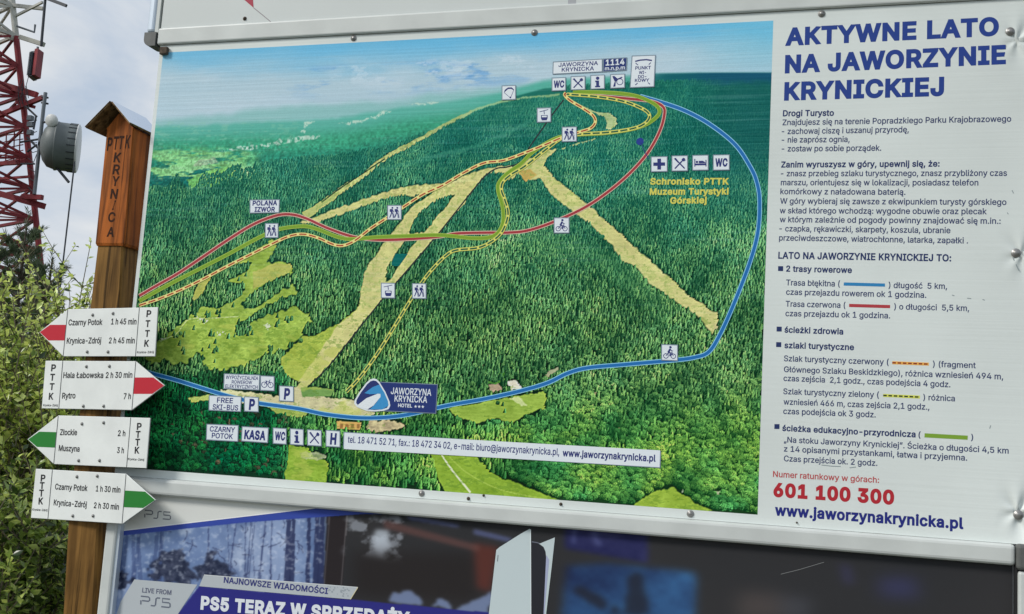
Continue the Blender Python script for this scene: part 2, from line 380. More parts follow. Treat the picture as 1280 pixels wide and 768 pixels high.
# middle board: fluted plastic sheet with the panorama and the text
mapb = thing('map_board', 'big ski area map board with green mountain panorama, coloured trails and Polish text', 'map board', (-1.0, 0.0, 1.48))
sx0, sx1, sz0, sz1 = -2.549, 0.522, 1.474, 3.116
def sheet_dz(x, z):                              # creases of the sheet near the outer screws
    d = 0.0
    for cx, cz, a in ((0.492, 1.565, 0.007), (0.50, 2.32, 0.004), (0.487, 2.985, 0.005)):
        dx, dz = x-cx, z-cz; r = math.hypot(dx, dz)
        if r < 0.2 and x > 0.435:
            k = max(0, (x-0.435)/0.07); k = min(k, 1.0); th = math.atan2(dz, dx)
            d += a*k*math.exp(-(r/0.07)**2)*(-0.6 + 1.0*math.cos(5*th+cx*9))
    if x > 0.44 and z < 1.53: d += 0.012*((x-0.44)/0.067)**2*max(0, (1.53-z)/0.056)
    return d
b = MB()
gx = [sx0 + (0.42-sx0)*i/60 for i in range(61)] + [0.42 + (sx1-0.42)*(i+1)/26 for i in range(26)]; gzv = [sz0 + (sz1-sz0)*i/220 for i in range(221)]
nx, nzv = len(gx), len(gzv)
vs = [(x, -sheet_dz(x, z), z) for z in gzv for x in gx]
b.add(vs, [(j*nx+i, j*nx+i+1, (j+1)*nx+i+1, (j+1)*nx+i) for j in range(nzv-1) for i in range(nx-1)], SHEET)
o = b.build('sheet', mapb, smooth=True)
b = MB(); b.box((sx0, 0.014, sz0), (sx1, 0.018, sz1), BACK)
b.box((sx0, 0.0005, sz0+0.002), (sx0+0.006, 0.0138, sz1-0.002), SHEET); b.build('back_panel', mapb)
LRAIL = ink(196, 199, 200)

# lower board: framed poster
post_b = thing('poster_board', 'framed poster board under the map, blue and black advert with white games console', 'poster board', (-1.0, 0.02, 0.0))
px0, px1, pz0, pz1 = -2.541, 0.548, 0.45, 1.473
PF = Plane(0, -0.034)
rail_h(post_b, px0+0.005, 0.484, 1.4135, pz1, -0.026, 0.05, 0.012)
b = MB(); b.box((px0+0.03, 0.004, pz0+0.03), (px1-0.03, 0.03, 1.42), BACK); b.build('backing', post_b)
b = MB(); b.bevel_box((px0, -0.030, pz0+0.05), (px0+0.046, 0.05, 1.4135), ALU, 0.008, 2); b.build('frame_rail', post_b)
b = MB(); b.box((px0+0.0465, -0.022, pz0+0.05), (px0+0.058, 0.045, 1.4135), ALU2); b.build('frame_bead', post_b)
b = MB(); b.bevel_box((0.4895, -0.030, pz0+0.05), (px1, 0.05, 1.400), ALU, 0.008, 2); b.build('frame_rail', post_b)
b = MB(); b.box((0.482, -0.018, pz0+0.05), (0.489, 0.045, 1.4135), mat('seal_black', (0.015, 0.015, 0.016, 1), 0.7)); b.build('gasket', post_b)
rail_h(post_b, px0+0.05, 0.484, pz0, pz0+0.06, -0.034, 0.05, 0.013)
for xa, za, zt in ((0.4845, 1.404, 1.476), (0.4845, pz0-0.003, pz0+0.05), (px0-0.003, pz0-0.003, pz0+0.05)):
    b = MB(); b.bevel_box((xa, -0.037, za), (xa+0.066 if xa > 0 else xa+0.052, 0.054, zt), CAPM, 0.01, 3); b.build('corner_cap', post_b)
for x in (-2.05, 0.1):
    b = MB(); b.box((x-0.04, 0.055, -0.4), (x+0.04, 0.135, 4.15), STEEL); b.build('leg', post_b)
    for z in (0.7, 1.3, 1.9, 2.7, 3.4): 
        b = MB(); b.box((x-0.07, 0.050, z), (x+0.07, 0.0548, z+0.05), STEEL); b.build('bracket', post_b)

# ------------------------------------------------------------------ the printed panorama, painted as numbers
def vnoise(H, W, cell, seed, octv=4, gain=0.5, ax=1.0):
    g = np.random.default_rng(seed); out = np.zeros((H, W)); amp = 1; tot = 0
    for o in range(octv):
        cy = max(cell/2**o, 1.0); cx = max(cell*ax/2**o, 1.0)
        n = g.random((int(H/cy)+3, int(W/cx)+3))
        y = np.arange(H)/cy; x = np.arange(W)/cx; iy = y.astype(int); ix = x.astype(int); fy = y-iy; fx = x-ix
        fy = fy*fy*(3-2*fy); fx = fx*fx*(3-2*fx)
        a = n[iy][:, ix]*(1-fx) + n[iy][:, ix+1]*fx; b = n[iy+1][:, ix]*(1-fx) + n[iy+1][:, ix+1]*fx
        out += amp*(a*(1-fy)[:, None] + b*fy[:, None]); tot += amp; amp *= gain
    return out/tot
def blur(a, r):
    k = np.exp(-0.5*(np.arange(-int(3*r)-1, int(3*r)+2)/r)**2); k /= k.sum(); h = len(k)//2
    def one(x, ax):
        pad = [(0, 0)]*x.ndim; pad[ax] = (h, h); q = np.pad(x, pad, mode='edge'); o = np.zeros_like(x)
        for i, c in enumerate(k):
            sl = [slice(None)]*x.ndim; sl[ax] = slice(i, i+x.shape[ax]); o += c*q[tuple(sl)]
        return o
    return one(one(a, 0), 1)
def inside(X, Y, poly):
    c = np.zeros(X.shape, bool); n = len(poly)
    for i in range(n):
        x0, y0 = poly[i]; x1, y1 = poly[(i+1) % n]
        if y0 == y1: continue
        c ^= ((y0 > Y) != (y1 > Y)) & (X < (x1-x0)*(Y-y0)/(y1-y0) + x0)
    return c
def sstep(a, b, x):
    t = np.clip((x-a)/(b-a), 0, 1); return t*t*(3-2*t)

class Canvas:
    """colour grid of a board area; PX, PY hold the photo pixel under every cell so shapes are given in pixels"""
    def __init__(s, W, H, u0, u1, v0, v1):
        s.W, s.H, s.u0, s.u1, s.v0, s.v1 = W, H, u0, u1, v0, v1
        uu = np.linspace(u0, u1, W); vv = np.linspace(v1, v0, H); U, V = np.meshgrid(uu, vv)
        d = np.stack([U-CAM[0], np.full_like(U, -CAM[1]), V-CAM[2]], -1); wz = d @ FW
        s.PX = 640 + FPX*(d @ RT)/wz; s.PY = 384 - FPX*(d @ UP)/wz
        s.rgb = np.zeros((H, W, 3)); s.ppx = (W-1)/(u1-u0)/ (FPX/3.9)        # cells per photo pixel, about
    def cell(s, px, py):                         # pixel -> (col, row)
        d = FW*FPX + RT*(np.asarray(px, float)-640)[..., None] - UP*(np.asarray(py, float)-384)[..., None]
        t = -CAM[1]/d[..., 1]; x = CAM[0] + d[..., 0]*t; z = CAM[2] + d[..., 2]*t
        return (x-s.u0)/(s.u1-s.u0)*(s.W-1), (s.v1-z)/(s.v1-s.v0)*(s.H-1)
    def mask(s, poly, warp=0.0, seed=1, soft=0.8, cell=9):
        X, Y = s.PX, s.PY
        if warp:
            X = X + (vnoise(s.H, s.W, cell, seed)-0.5)*2*warp; Y = Y + (vnoise(s.H, s.W, cell, seed+50)-0.5)*2*warp
        xs = [p[0] for p in poly]; ys = [p[1] for p in poly]; pad = 6+warp
        bb = (X > min(xs)-pad) & (X < max(xs)+pad) & (Y > min(ys)-pad) & (Y < max(ys)+pad)
        m = np.zeros(X.shape); r = np.where(bb.any(1))[0]; c = np.where(bb.any(0))[0]
        if not len(r) or not len(c): return m
        sl = (slice(r[0], r[-1]+1), slice(c[0], c[-1]+1))
        m[sl] = inside(X[sl], Y[sl], poly)
        return blur(m, soft) if soft else m
    def put(s, m, col): s.rgb += (np.asarray(col, float)-s.rgb)*(m[..., None] if m.ndim == 2 else m)
    def line(s, pts, w, warp=0.0, soft=0.6):     # mask of a stroke given in pixels, w one width or one per point
        P = smooth_path(pts, 6); ww = np.interp(np.linspace(0, 1, len(P)), np.linspace(0, 1, len(pts)), w) if not np.isscalar(w) else np.full(len(P), w)
        t = np.gradient(P, axis=0); t /= np.linalg.norm(t, axis=1)[:, None]; n = np.stack([-t[:, 1], t[:, 0]], 1)
        poly = [tuple(q) for q in np.concatenate([P+n*ww[:, None]/2, (P-n*ww[:, None]/2)[::-1]])]
        return s.mask(poly, warp, 3, soft)

def conifer(h, w, lean, g):
    H = int(np.ceil(h)); W = int(np.ceil(w))+4; y, x = np.mgrid[0:H, 0:W]; yy = (y+0.5)/H; cx = W/2 - 1.2 + (1-yy)*0.30*h*0.5 + lean
    half = (0.22 + 0.78*yy**0.7)*w/2*(0.85+0.3*g.random((H, 1))); dx = (x+0.5-cx)
    a = np.clip(half-np.abs(dx)+0.5, 0, 1)
    sh = 1/(1+np.exp(-(dx/np.maximum(half, 0.6)*3.2 + 0.9*(0.55-yy)*2 + 0.9*g.normal(size=(H, W))*0.6)))
    return a, sh
def roundtree(h, w, lean, g):
    H = int(np.ceil(h)); W = int(np.ceil(w))+1; y, x = np.mgrid[0:H, 0:W]; dx = (x+0.5-W/2)/(w/2); dy = (y+0.5-H/2)/(h/2); r = np.hypot(dx, dy)
    a = np.clip((1.05-r)*3 + 0.6*(g.random((H, W))-0.5), 0, 1)
    sh = 1/(1+np.exp(-(dx*1.4 - dy*2.4 + 1.1*g.normal(size=(H, W)))))
    return a, sh

def paint_map():
    u0, u1, v0, v1 = -2.533, -0.2395, 1.5025, 3.0875
    c = Canvas(1160, 802, u0, u1, v0, v1); X, Y, H, W = c.PX, c.PY, c.H, c.W
    nz = lambda cell, seed, o=4, ax=1.0, g=0.5: vnoise(H, W, cell, seed, o, g, ax)
    # sky: blue at the top, grey haze below, thin clouds
    top = np.array([100, 172, 208.]); hazec = np.array([166, 190, 202.])
    yl = 66 - 0.0525*(X-204); t = (Y-yl)/78
    f = sstep(-0.05, 0.62, t + (nz(60, 5, 5, 3)-0.5)*0.5)
    c.rgb[:] = top + (hazec-top)*f[..., None]
    c.put(sstep(0.5, 0.75, nz(38, 6, 6, 2.6, 0.6))*sstep(0.15, 0.5, t)*0.3, (190, 204, 216))
    cl = sstep(0.47, 0.66, nz(30, 7, 6, 3.4, 0.62))*sstep(0.30, 0.45, t)*sstep(0.95, 0.6, t)*sstep(330, 430, X)*sstep(720, 600, X)
    c.put(cl*0.8, (96, 150, 200))
    c.put(sstep(0.57, 0.63, nz(18, 8, 6, 2.6, 0.65))*sstep(0.25, 0.4, t)*sstep(0.75, 0.55, t)*sstep(380, 450, X)*sstep(760, 640, X)*0.4, (200, 212, 222))
    c.put(sstep(0.62, 0.75, t)*sstep(380, 300, X)*0.35, (176, 196, 206))
    c.put(sstep(820, 960, X)*sstep(1.1, 0.4, t)*0.5, (105, 180, 205))
    # far hills fading into the haze
    def prof(pts): return np.interp(X, [p[0] for p in pts], [p[1] for p in pts])
    far = prof([(150, 150), (200, 145), (285, 138), (330, 131), (420, 128), (470, 124), (560, 112), (640, 104), (700, 96), (960, 92)]) + (nz(40, 12, 4)-0.5)*8
    c.put(sstep(-2, 10, Y-far)*0.85, (128, 178, 176))
    mid = prof([(150, 160), (210, 157), (330, 152), (425, 147), (504, 133), (560, 126), (622, 115.6), (680, 100), (730, 97), (819, 92), (872, 91), (965, 91)]) + (nz(22, 13, 5)-0.5)*5*sstep(600, 400, X)
    mm = sstep(-2.5, 5, Y-mid)*np.where(X > 600, 1, 0.9)
    c.put(mm, (84, 166, 150))
    dep = Y - mid
    c.put(sstep(6, 30, dep), (58, 150, 116)); c.put(sstep(28, 66, dep + 30*sstep(700, 760, X)), (20, 100, 90))
    c.put(sstep(780, 840, X)*sstep(-1.5, 2, Y-mid), (22, 92, 100))
    c.put(sstep(850, 900, X)*sstep(-1, 2, dep)*sstep(24, 8, dep + (nz(20, 14)-0.5)*16)*0.6, (20, 70, 108))
    # broad forest tone: teal far, green near, large light and dark clumps
    near = sstep(150, 430, Y - 0.02*(X-560)); tone = np.array([16, 92, 80.]) + (np.array([22, 72, 46.])-np.array([16, 92, 80.]))*near[..., None]
    n2 = sstep(470, 640, Y)[..., None]; tone = tone + (np.array([32, 82, 40.])-tone)*n2*sstep(380, 600, X)[..., None]
    fm = sstep(20, 60, dep)*np.where(X > 640, 1, sstep(165, 215, Y + 0.16*(X-330)))
    fm = np.maximum(fm, sstep(2, 14, dep)*sstep(560, 640, X)*0.85)
    fm = np.maximum(fm*sstep(0.6, 0.8, fm), sstep(228, 246, Y + 0.05*(X-300)))
    fm = np.where((X < 560) & (Y < 236), sstep(0.35, 0.6, fm*sstep(-14, 14, Y-(236-0.28*(X-200)*(X > 200)) + (vnoise(H, W, 30, 171)-0.5)*40)), fm)
    c.put(fm, tone)
    ridge = np.interp(X, [470, 500, 540, 560, 604, 654, 705], [190, 178, 163, 155, 136.5, 126, 121]); fm = np.maximum(fm, ((X > 470)*sstep(0, 3, Y-ridge)*sstep(470, 520, X + (Y-160)*0.6)))
    fm = np.where((X > 470) & (X < 705) & (Y < ridge), 0, fm); c.put(sstep(0, 5, Y-ridge)*(X > 470)*sstep(720, 690, X)*0.9, tone*0.85)
    big = (nz(70, 15, 5)-0.5)
    th = 0.55; rid = vnoise(H, W, 1, 1, 1)*0; q1 = (X*math.sin(th)+Y*math.cos(th)) + (nz(90, 19, 4)-0.5)*170; rid = 0.5+0.5*np.sin(q1/17.0); rid = rid*sstep(0.3, 0.7, nz(120, 20, 3))
    big = big + (rid-0.3)*0.45; c.rgb *= (1 + big*0.4*fm)[..., None]; c.rgb *= (1-0.35*fm*near)[..., None]
    # distant valley on the left: fields, villages
    fld = sstep(0.47, 0.60, nz(16, 16, 5, 4.5, 0.6) - 0.0)*sstep(180, 192, Y)*sstep(240, 222, Y + 0.06*(X-200))*sstep(345, 290, X + (nz(20, 17)-0.5)*60)
    c.put(fld*0.9, np.array([130, 190, 120.]) + (nz(10, 18, 3, 3)[..., None]-0.5)*70)
    c.put(c.mask([(248, 200), (268, 197), (273, 203), (258, 207), (240, 208)], 2, 21)*0.8, (150, 172, 140))
    c.put(c.mask([(233, 226), (262, 214), (292, 207), (296, 213), (276, 231), (240, 236)], 3, 22)*0.85, (116, 182, 96))
    c.put(c.mask([(178, 240), (215, 232), (240, 237), (236, 240), (195, 246)], 3, 24)*0.6, (110, 176, 112))
    for pts, s in (([(272, 189), (300, 183), (330, 181), (355, 173), (401, 169), (398, 173), (350, 181), (310, 188)], 31), ([(419, 155), (455, 150), (480, 138), (489, 139), (470, 148), (440, 156)], 32),
                   ([(376, 165), (381, 152), (394, 153), (380, 160), (384, 168)], 33), ([(510, 131), (535, 128), (550, 126), (540, 131)], 34)):
        c.put(c.mask(pts, 3, s, 0.7, 5)*sstep(0.35, 0.6, nz(5, s+3, 3))*0.95, (182, 206, 190))
    c.put(sstep(0.6, 0.7, nz(5, 41, 3, 3))*sstep(150, 156, Y)*sstep(200, 180, Y)*sstep(430, 330, X)*0.35, (130, 186, 160))

    open_ = np.zeros((H, W))                     # where no trees stand
    def clear(poly, col, warp=2.0, seed=1, k=1.0, var=14, trees=True, soft=0.8):
        nonlocal open_
        m = c.mask(poly, warp, seed, soft)*k
        v = np.array(col, float) + ((nz(22, seed+7, 5)-0.5)*var*2 + (nz(4, seed+9, 2, 2)-0.5)*var)[..., None]*np.array([1, 1, 0.7])
        c.put(m, v)
        if trees: open_ = np.maximum(open_, m)
    piste = (196, 193, 128); mead = (144, 171, 72)
    # meadows of the left slope
    clear([(182, 445), (200, 425), (226, 402), (250, 384), (269, 355), (280, 340), (300, 326), (318, 316), (330, 306), (345, 297), (352, 300), (341, 316), (335, 329), (365, 330), (366, 342), (338, 357), (322, 372), (305, 385), (330, 377), (352, 362), (369, 356), (371, 366), (345, 378), (322, 392), (312, 402), (340, 392), (371, 382), (379, 390), (391, 392),
           (388, 402), (376, 417), (362, 432), (352, 438), (341, 441), (318, 449), (304, 459), (285, 460), (277, 466), (260, 461), (254, 457), (256, 447), (247, 441), (233, 453), (216, 456), (206, 450), (187, 455)], mead, 5, 61, 1, 34, True, 1.1)
    clear([(249, 352), (265, 340), (262, 352), (250, 372), (243, 380), (240, 372)], (166, 170, 84), 2, 62)
    clear([(316, 340), (345, 329), (366, 331), (362, 342), (330, 356), (316, 362)], (172, 176, 92), 2, 63)
    clear([(232, 386), (247, 374), (252, 368), (250, 378), (236, 390)], (168, 170, 96), 1.5, 64)
    clear([(352, 447), (366, 432), (379, 421), (394, 419), (425, 404), (452, 380), (430, 430), (398, 472), (378, 478), (360, 470), (352, 458)], (158, 176, 74), 3, 65, 1, 20)
    clear([(330, 505), (345, 500), (365, 505), (385, 515), (376, 524), (345, 516)], (150, 168, 84), 3, 66)
    clear([(235, 498), (262, 493), (268, 500), (240, 503)], (170, 184, 100), 2, 67)
    # pistes
    clear([(372, 279), (394, 272), (420, 261), (450, 251), (480, 240.5), (505, 234), (532, 231), (555, 229), (582, 219), (606, 211), (640, 206), (640, 216), (616, 216), (605, 221), (592, 238), (571, 267), (549, 292), (515, 331), (479, 373), (440, 422), (410, 459), (388, 481), (372, 478), (400, 440), (423, 405), (440, 394), (448, 384), (452, 357), (457, 336), (478, 307), (497, 282), (517, 257), (526, 247),
           (505, 243.5), (480, 249), (450, 259), (420, 270), (395, 279)], piste, 2.2, 70, 1, 16, True, 1.0)
    c.put(c.mask([(540, 244), (560, 236), (590, 226), (600, 226), (585, 236), (562, 240), (538, 256)], 3, 71)*0.3, (214, 202, 132))
    clear([(697, 187), (684, 199), (682, 208), (694, 225), (708, 233), (727, 251), (742, 261), (761, 279), (786, 301), (817, 329), (836, 345), (858, 367), (873, 376), (888, 389), (898, 389), (898, 407), (891, 418), (872, 396), (841, 374), (813, 355), (797, 337), (776, 323), (763, 305), (738, 280), (710, 261), (686, 240), (676, 223), (664, 226), (649, 217), (634, 226), (628, 224), (645, 208), (664, 198), (684, 187)], piste, 2.6, 72, 1, 18, True, 1.0)
    clear([(647, 215), (663, 211), (671, 219), (657, 228)], (186, 162, 90), 1, 73)
    clear([(718, 124), (727, 132), (744, 139.5), (763, 142), (771, 147.5), (772, 156), (765, 162), (757, 162), (759, 154), (756, 147), (746, 142.5), (732, 138)], (186, 196, 138), 1.2, 74)
    m = c.line([(590, 140), (560, 154.5), (520, 177), (478, 200), (452, 221), (424, 240), (400, 258), (380, 270)], [4, 4.5, 5, 5.5, 6, 7.5, 9, 10], 1.4); c.put(m, (176, 184, 116)); open_ = np.maximum(open_, m)
    m = c.line([(575, 147), (588, 141), (604, 134), (630, 127), (654, 123), (700, 118.5)], 2.6, 1.2); c.put(m*0.8, (170, 196, 140)); open_ = np.maximum(open_, m)
    m = c.line([(702, 187), (722, 180), (745, 174)], 2, 1.2); c.put(m*0.8, (176, 194, 130)); open_ = np.maximum(open_, m)
    m = c.line([(562, 190), (600, 181), (640, 165)], 2, 2); c.put(m*0.25, (110, 170, 130))
    c.put(c.line([(481, 199), (452, 218), (424, 236.5), (402, 253)], 1.6), (14, 50, 44))
    c.put(sstep(0.52, 0.68, nz(9, 190, 4, 1.6, 0.65))*open_*sstep(420, 380, Y)*0.38, (150, 172, 92)); c.put(sstep(0.6, 0.7, nz(5, 191, 3))*open_*0.25, (112, 146, 66))
    # islands of wood put back over the open slopes
    def wood(poly, warp=2.0, seed=1):
        nonlocal open_
        m = c.mask(poly, warp, seed); c.put(m, (10, 56, 36)); open_ = open_*(1-m)
    wood([(263, 343), (285, 331), (316, 328), (310, 338), (287, 351), (268, 358)], 2, 81)
    wood([(236, 384), (269, 353), (302, 353), (308, 361), (292, 376), (274, 385), (251, 383), (226, 405), (200, 420), (188, 410), (180, 395), (210, 372), (248, 350)], 3, 82)
    wood([(301, 381), (316, 366), (335, 353), (362, 341), (364, 351), (346, 367), (324, 383), (307, 387)], 2.5, 83)
    wood([(293, 408), (310, 397), (335, 381), (366, 369), (370, 378), (343, 389), (316, 402), (296, 415)], 2.5, 84)
    wood([(295, 412), (308, 404), (316, 410), (306, 419), (297, 420)], 2, 85)
    wood([(511, 292), (520, 273), (538, 255), (563, 243.5), (569, 243), (551, 266), (530, 291)], 1.6, 86)
    wood([(484, 336), (497, 314), (512, 293), (527, 294), (513, 311), (498, 333), (488, 350), (482, 353)], 1.2, 87)
    wood([(560, 219), (578, 214), (570, 226), (556, 229)], 1.2, 88); wood([(505, 262), (520, 245), (545, 238), (530, 249), (515, 258)], 1.2, 89)
    c.put(c.mask([(494, 317), (510, 317.5), (499, 333), (488, 332)], 0, 1, 0.5), (10, 98, 92)); open_ = np.maximum(open_, c.mask([(494, 317), (510, 317.5), (499, 333), (488, 332)]))
    # valley floor, car parks, houses
    clear([(272, 487), (300, 488), (330, 493), (352, 496), (376, 478), (391, 474), (380, 488), (405, 496), (440, 500), (474, 517), (455, 523), (410, 520), (372, 511), (335, 507), (290, 503)], (202, 196, 152), 3, 91, 1, 26)
    clear([(376, 485), (394, 484), (417, 487), (416, 496), (378, 496)], (112, 150, 82), 1, 92, 1, 14)
    clear([(421, 526.5), (454, 528), (452, 538), (419, 536)], (206, 166, 96), 0.6, 93, 1, 10)
    for i in range(4): clear([(425+7*i, 530), (429+7*i, 530.2), (428.6+7*i, 536), (424.6+7*i, 535.8)], (150, 112, 66), 0, 94, 0.9)
    clear([(458, 528), (480, 525), (500, 530), (507, 536), (480, 540), (460, 538)], (196, 178, 138), 4, 95, 0.9, 60)
    clear([(560, 511), (591, 505), (638, 497), (684, 489), (682, 512), (666, 515), (641, 529), (622, 524), (591, 529), (566, 517)], (142, 170, 70), 3, 96, 1, 20)
    clear([(633, 477), (645, 475), (654, 486), (640, 490)], (214, 208, 186), 1, 97, 1, 30); clear([(610, 481), (622, 478), (628, 488), (612, 492)], (190, 168, 140), 2, 98, 0.9, 40)
    clear([(680, 468), (700, 458), (698, 464), (684, 474)], (190, 190, 150), 2, 99, 0.8, 30)
    clear([(636, 498), (648, 496), (660, 508), (652, 508)], (200, 206, 160), 2, 99, 0.7, 30)
    clear([(604, 480), (606, 462), (622, 459), (638, 470), (630, 480)], (78, 140, 56), 3, 100, 0.8, 30, False)
    clear([(354, 606), (359, 582), (361, 556), (385, 560), (391, 571), (411, 577), (408, 606)], (130, 162, 56), 3, 101, 1, 22)
    clear([(376, 566), (398, 566), (410, 571), (396, 576), (378, 573)], (186, 190, 150), 3, 102, 0.7, 50)
    clear([(538, 566), (560, 569), (594, 570), (607, 583), (617, 593), (641, 602), (663, 611), (701, 626), (640, 624), (556, 616), (548, 600)], (130, 162, 54), 2.5, 103, 1, 18)
    clear([(790, 634), (800, 624), (820, 614), (841, 609), (860, 623), (892, 640), (860, 642), (820, 638)], (142, 170, 62), 3, 104, 1, 20)
    m = c.line([(552, 569), (566, 589), (588, 616)], [1.6, 2.2, 2.6]); c.put(m, (206, 216, 170))
    m = c.line([(562, 572), (585, 592), (625, 612), (680, 624)], 1.2); c.put(m*0.5, (180, 200, 100))
    m = c.line([(853, 616), (856, 604), (859, 593)], 2); c.put(m*0.7, (176, 190, 160))
    clear([(891, 615), (902, 614), (903, 620), (893, 621)], (190, 196, 160), 1, 105, 0.8, 20)
    for k, (x, y) in enumerate(((600, 455), (745, 495), (772, 538), (703, 327), (705, 330), (706, 323), (668, 535), (676, 542), (895, 410), (900, 400), (894, 418), (742, 500))):
        m = c.mask([(x-3, y-5), (x+2, y-6), (x+4, y+4), (x-2, y+6)], 3, 110+k, 0.8, 5); c.put(m*0.7, (176, 172, 120))
    m = c.line([(205, 425), (222, 416), (235, 400), (260, 398), (298, 396)], 1.1, 0.6); c.put(m*0.8, (196, 210, 150))
    for k, (x, y, r) in enumerate(((203, 424, 6), (254, 402, 6), (247, 397, 4), (309, 408, 5), (276, 418, 6), (335, 409, 5))):
        m = c.mask([(x-r, y), (x, y-r*0.8), (x+r, y-1), (x, y+r*0.6)], 4, 130+k, 0.6, 4)*sstep(0.42, 0.55, nz(4, 140+k, 2)); c.put(m, (196, 204, 170))
    # lines of bushes and tufts in the meadows
    tuft = sstep(0.56, 0.66, nz(7, 150, 4, 2.2, 0.7))*open_*sstep(370, 400, Y); c.put(tuft*0.35, (92, 128, 44))
    c.put(sstep(0.6, 0.7, nz(26, 151, 5, 2))*open_*sstep(500, 460, X)*0.5*sstep(380, 400, Y), (178, 188, 88))
    _g = np.random.default_rng(77); _bx = [(_x + _g.normal(0, 2.5), _y + _g.normal(0, 1.8)) for _x, _y in zip(_g.uniform(200, 385, 26), _g.uniform(390, 455, 26)) for _k in range(_g.integers(1, 4))]
    bush = [(round(float(x), 2), round(float(y), 2)) for x, y in _bx] + [(x, y) for x, y in ((243, 394), (247, 391), (243, 413), (255, 404), (304, 417), (308, 412), (310, 421), (313, 414), (299, 405), (294, 422), (286, 424), (270, 430), (262, 436), (254, 440), (299, 352), (308, 346), (292, 385), (623, 507), (630, 508), (632, 517), (205, 421), (217, 408), (235, 400))]

    c.rgb *= 1 + ((vnoise(H, W, 4, 172, 2)-0.5)*0.5*sstep(4, 40, dep)*sstep(640, 500, X)*sstep(260, 225, Y))[..., None]
    # the trees, far to near, each one stamped
    g = np.random.default_rng(5); bank = {}
    for k in range(2, 22):
        bank[k] = [[conifer(k*0.70+1.6, k*0.52+1.2, g.uniform(-.3, .3), g) for _ in range(6)], [roundtree(k*0.72+1, k*0.78+1, 0, g) for _ in range(6)]]
    lo = sstep(380, 620, Y); P = []
    y = 96.0
    while y < 660:
        s = 1.95 + 3.6*max(0, (y-110)/520)**1.05
        xs = np.arange(150, 975, s*0.92); xs = xs + g.uniform(-.5, .5, len(xs))*s; ys = y + g.uniform(-.5, .5, len(xs))*s
        P.append(np.stack([xs, ys, np.full(len(xs), s)], 1)); y += s*0.74
    P.append(np.array([(x, y2, 4.2) for x, y2 in bush])); P = np.concatenate(P); P = P[np.argsort(P[:, 1])]
    cx, cy = c.cell(P[:, 0], P[:, 1]); ncl = nz(40, 160, 4); ntint = nz(14, 161, 3); nb = len(bush)
    base = c.rgb.copy(); bset = {(round(x, 2), round(y2, 2)) for x, y2 in bush}
    for (px, py, s), x, yv in zip(P, cx, cy):
        ix, iy = int(x), int(yv)
        if not (0 <= ix < W and 0 <= iy < H): continue
        isb = (round(px, 2), round(py, 2)) in bset
        if not isb and (open_[iy, ix] > 0.35 or dep[iy, ix] < 5 or open_[max(iy-int(s*1.5), 0), ix] > 0.5): continue
        if fm[iy, ix] < 0.35+g.random()*0.3: continue
        if 470 < px < 705 and py < np.interp(px, [470, 500, 540, 560, 604, 654, 705], [190, 178, 163, 155, 136.5, 126, 121]): continue
        k = int(np.clip(round(s*1.52*1.75*g.uniform(0.75, 1.2)), 2, 21))
        dec = g.random() < (0.92*lo[iy, ix]*(1 if (px > 640 or (py > 500 and px < 350)) else 0.25) + 0.05)
        a, sh = bank[k][1 if dec else 0][g.integers(6)]
        h_, w_ = a.shape; y0 = iy-h_+1; x0 = ix-w_//2; ya = max(y0, 0); xa = max(x0, 0); yb = min(y0+h_, H); xb = min(x0+w_, W)
        if ya >= yb or xa >= xb: continue
        a = a[ya-y0:yb-y0, xa-x0:xb-x0, None]; sh = sh[ya-y0:yb-y0, xa-x0:xb-x0, None]
        nr = near[iy, ix]; cl = ncl[iy, ix]-0.5; bg_ = big[iy, ix]
        dk = np.array([0, 78, 68.])*(1-nr) + np.array([2, 46, 26.])*nr; hi = np.array([66, 148, 118.])*(1-nr) + np.array([126, 182, 106.])*nr
        hi = hi + (cl*60+g.uniform(-14, 14))*np.array([1.0, 0.7, 0.1])
        if py > 470:
            k = sstep(470, 560, py)
            if px > 360: hi = hi + (np.array([116, 182, 84.]) + cl*np.array([150, 90, 0])-hi)*k; dk = dk + (np.array([4, 50, 22.])-dk)*k
            else:
                kk = sstep(440, 500, py)*sstep(400, 330, px); hi = hi + ((np.array([84, 84, 62.]) if g.random() < 0.06*k else np.array([16, 112, 62.])+cl*np.array([70, 60, 0]))-hi)*kk; dk = dk*(1-0.35*kk)
        shv = np.clip(sh*(0.78 + 0.7*(ntint[iy, ix]-0.5) + 0.8*bg_ + g.uniform(-.22, .30)), 0, 1.2)
        col = dk + (hi-dk)*shv
        c.rgb[ya:yb, xa:xb] += (col-c.rgb[ya:yb, xa:xb])*a
    c.put(c.line([(470, 214), (540, 197), (600, 181), (664, 152)], 5, 2.5, 1.5)*0.35, (84, 160, 130)); c.put(c.line([(660, 300), (760, 330), (840, 400)], 26, 8, 5)*0.22, (96, 156, 96)); c.put(c.line([(300, 240), (360, 250), (430, 215)], 8, 4, 3)*0.2, (70, 150, 124))
    # haze over the far slopes, slight printing grain
    hz = sstep(230, 105, Y + 0.04*(X-600))*sstep(0, 30, dep)*0.42; c.put(hz*0.4*sstep(900, 700, X), (52, 132, 122))
    c.put(sstep(250, 150, Y)*sstep(700, 900, X)*sstep(0, 20, dep)*0.2, (8, 84, 86))
    c.put(sstep(840, 935, X)*sstep(0, 3, dep)*sstep(300, 170, Y)*0.75, np.array([20, 86, 84.]) + (vnoise(H, W, 2, 180, 2, 0.5, 30)[..., None]-0.5)*24)
    c.put(sstep(830, 930, X)*sstep(0, 2, dep)*sstep(22, 6, dep+(nz(16, 181, 3)-0.5)*14)*0.7, (22, 78, 110))
    sharp = c.rgb-blur(c.rgb, 1.3); c.rgb += sharp*(1.0*sstep(20, 60, dep))[..., None]
    c.rgb *= (1 + (g.random((H, W))-0.5)*0.05)[..., None]
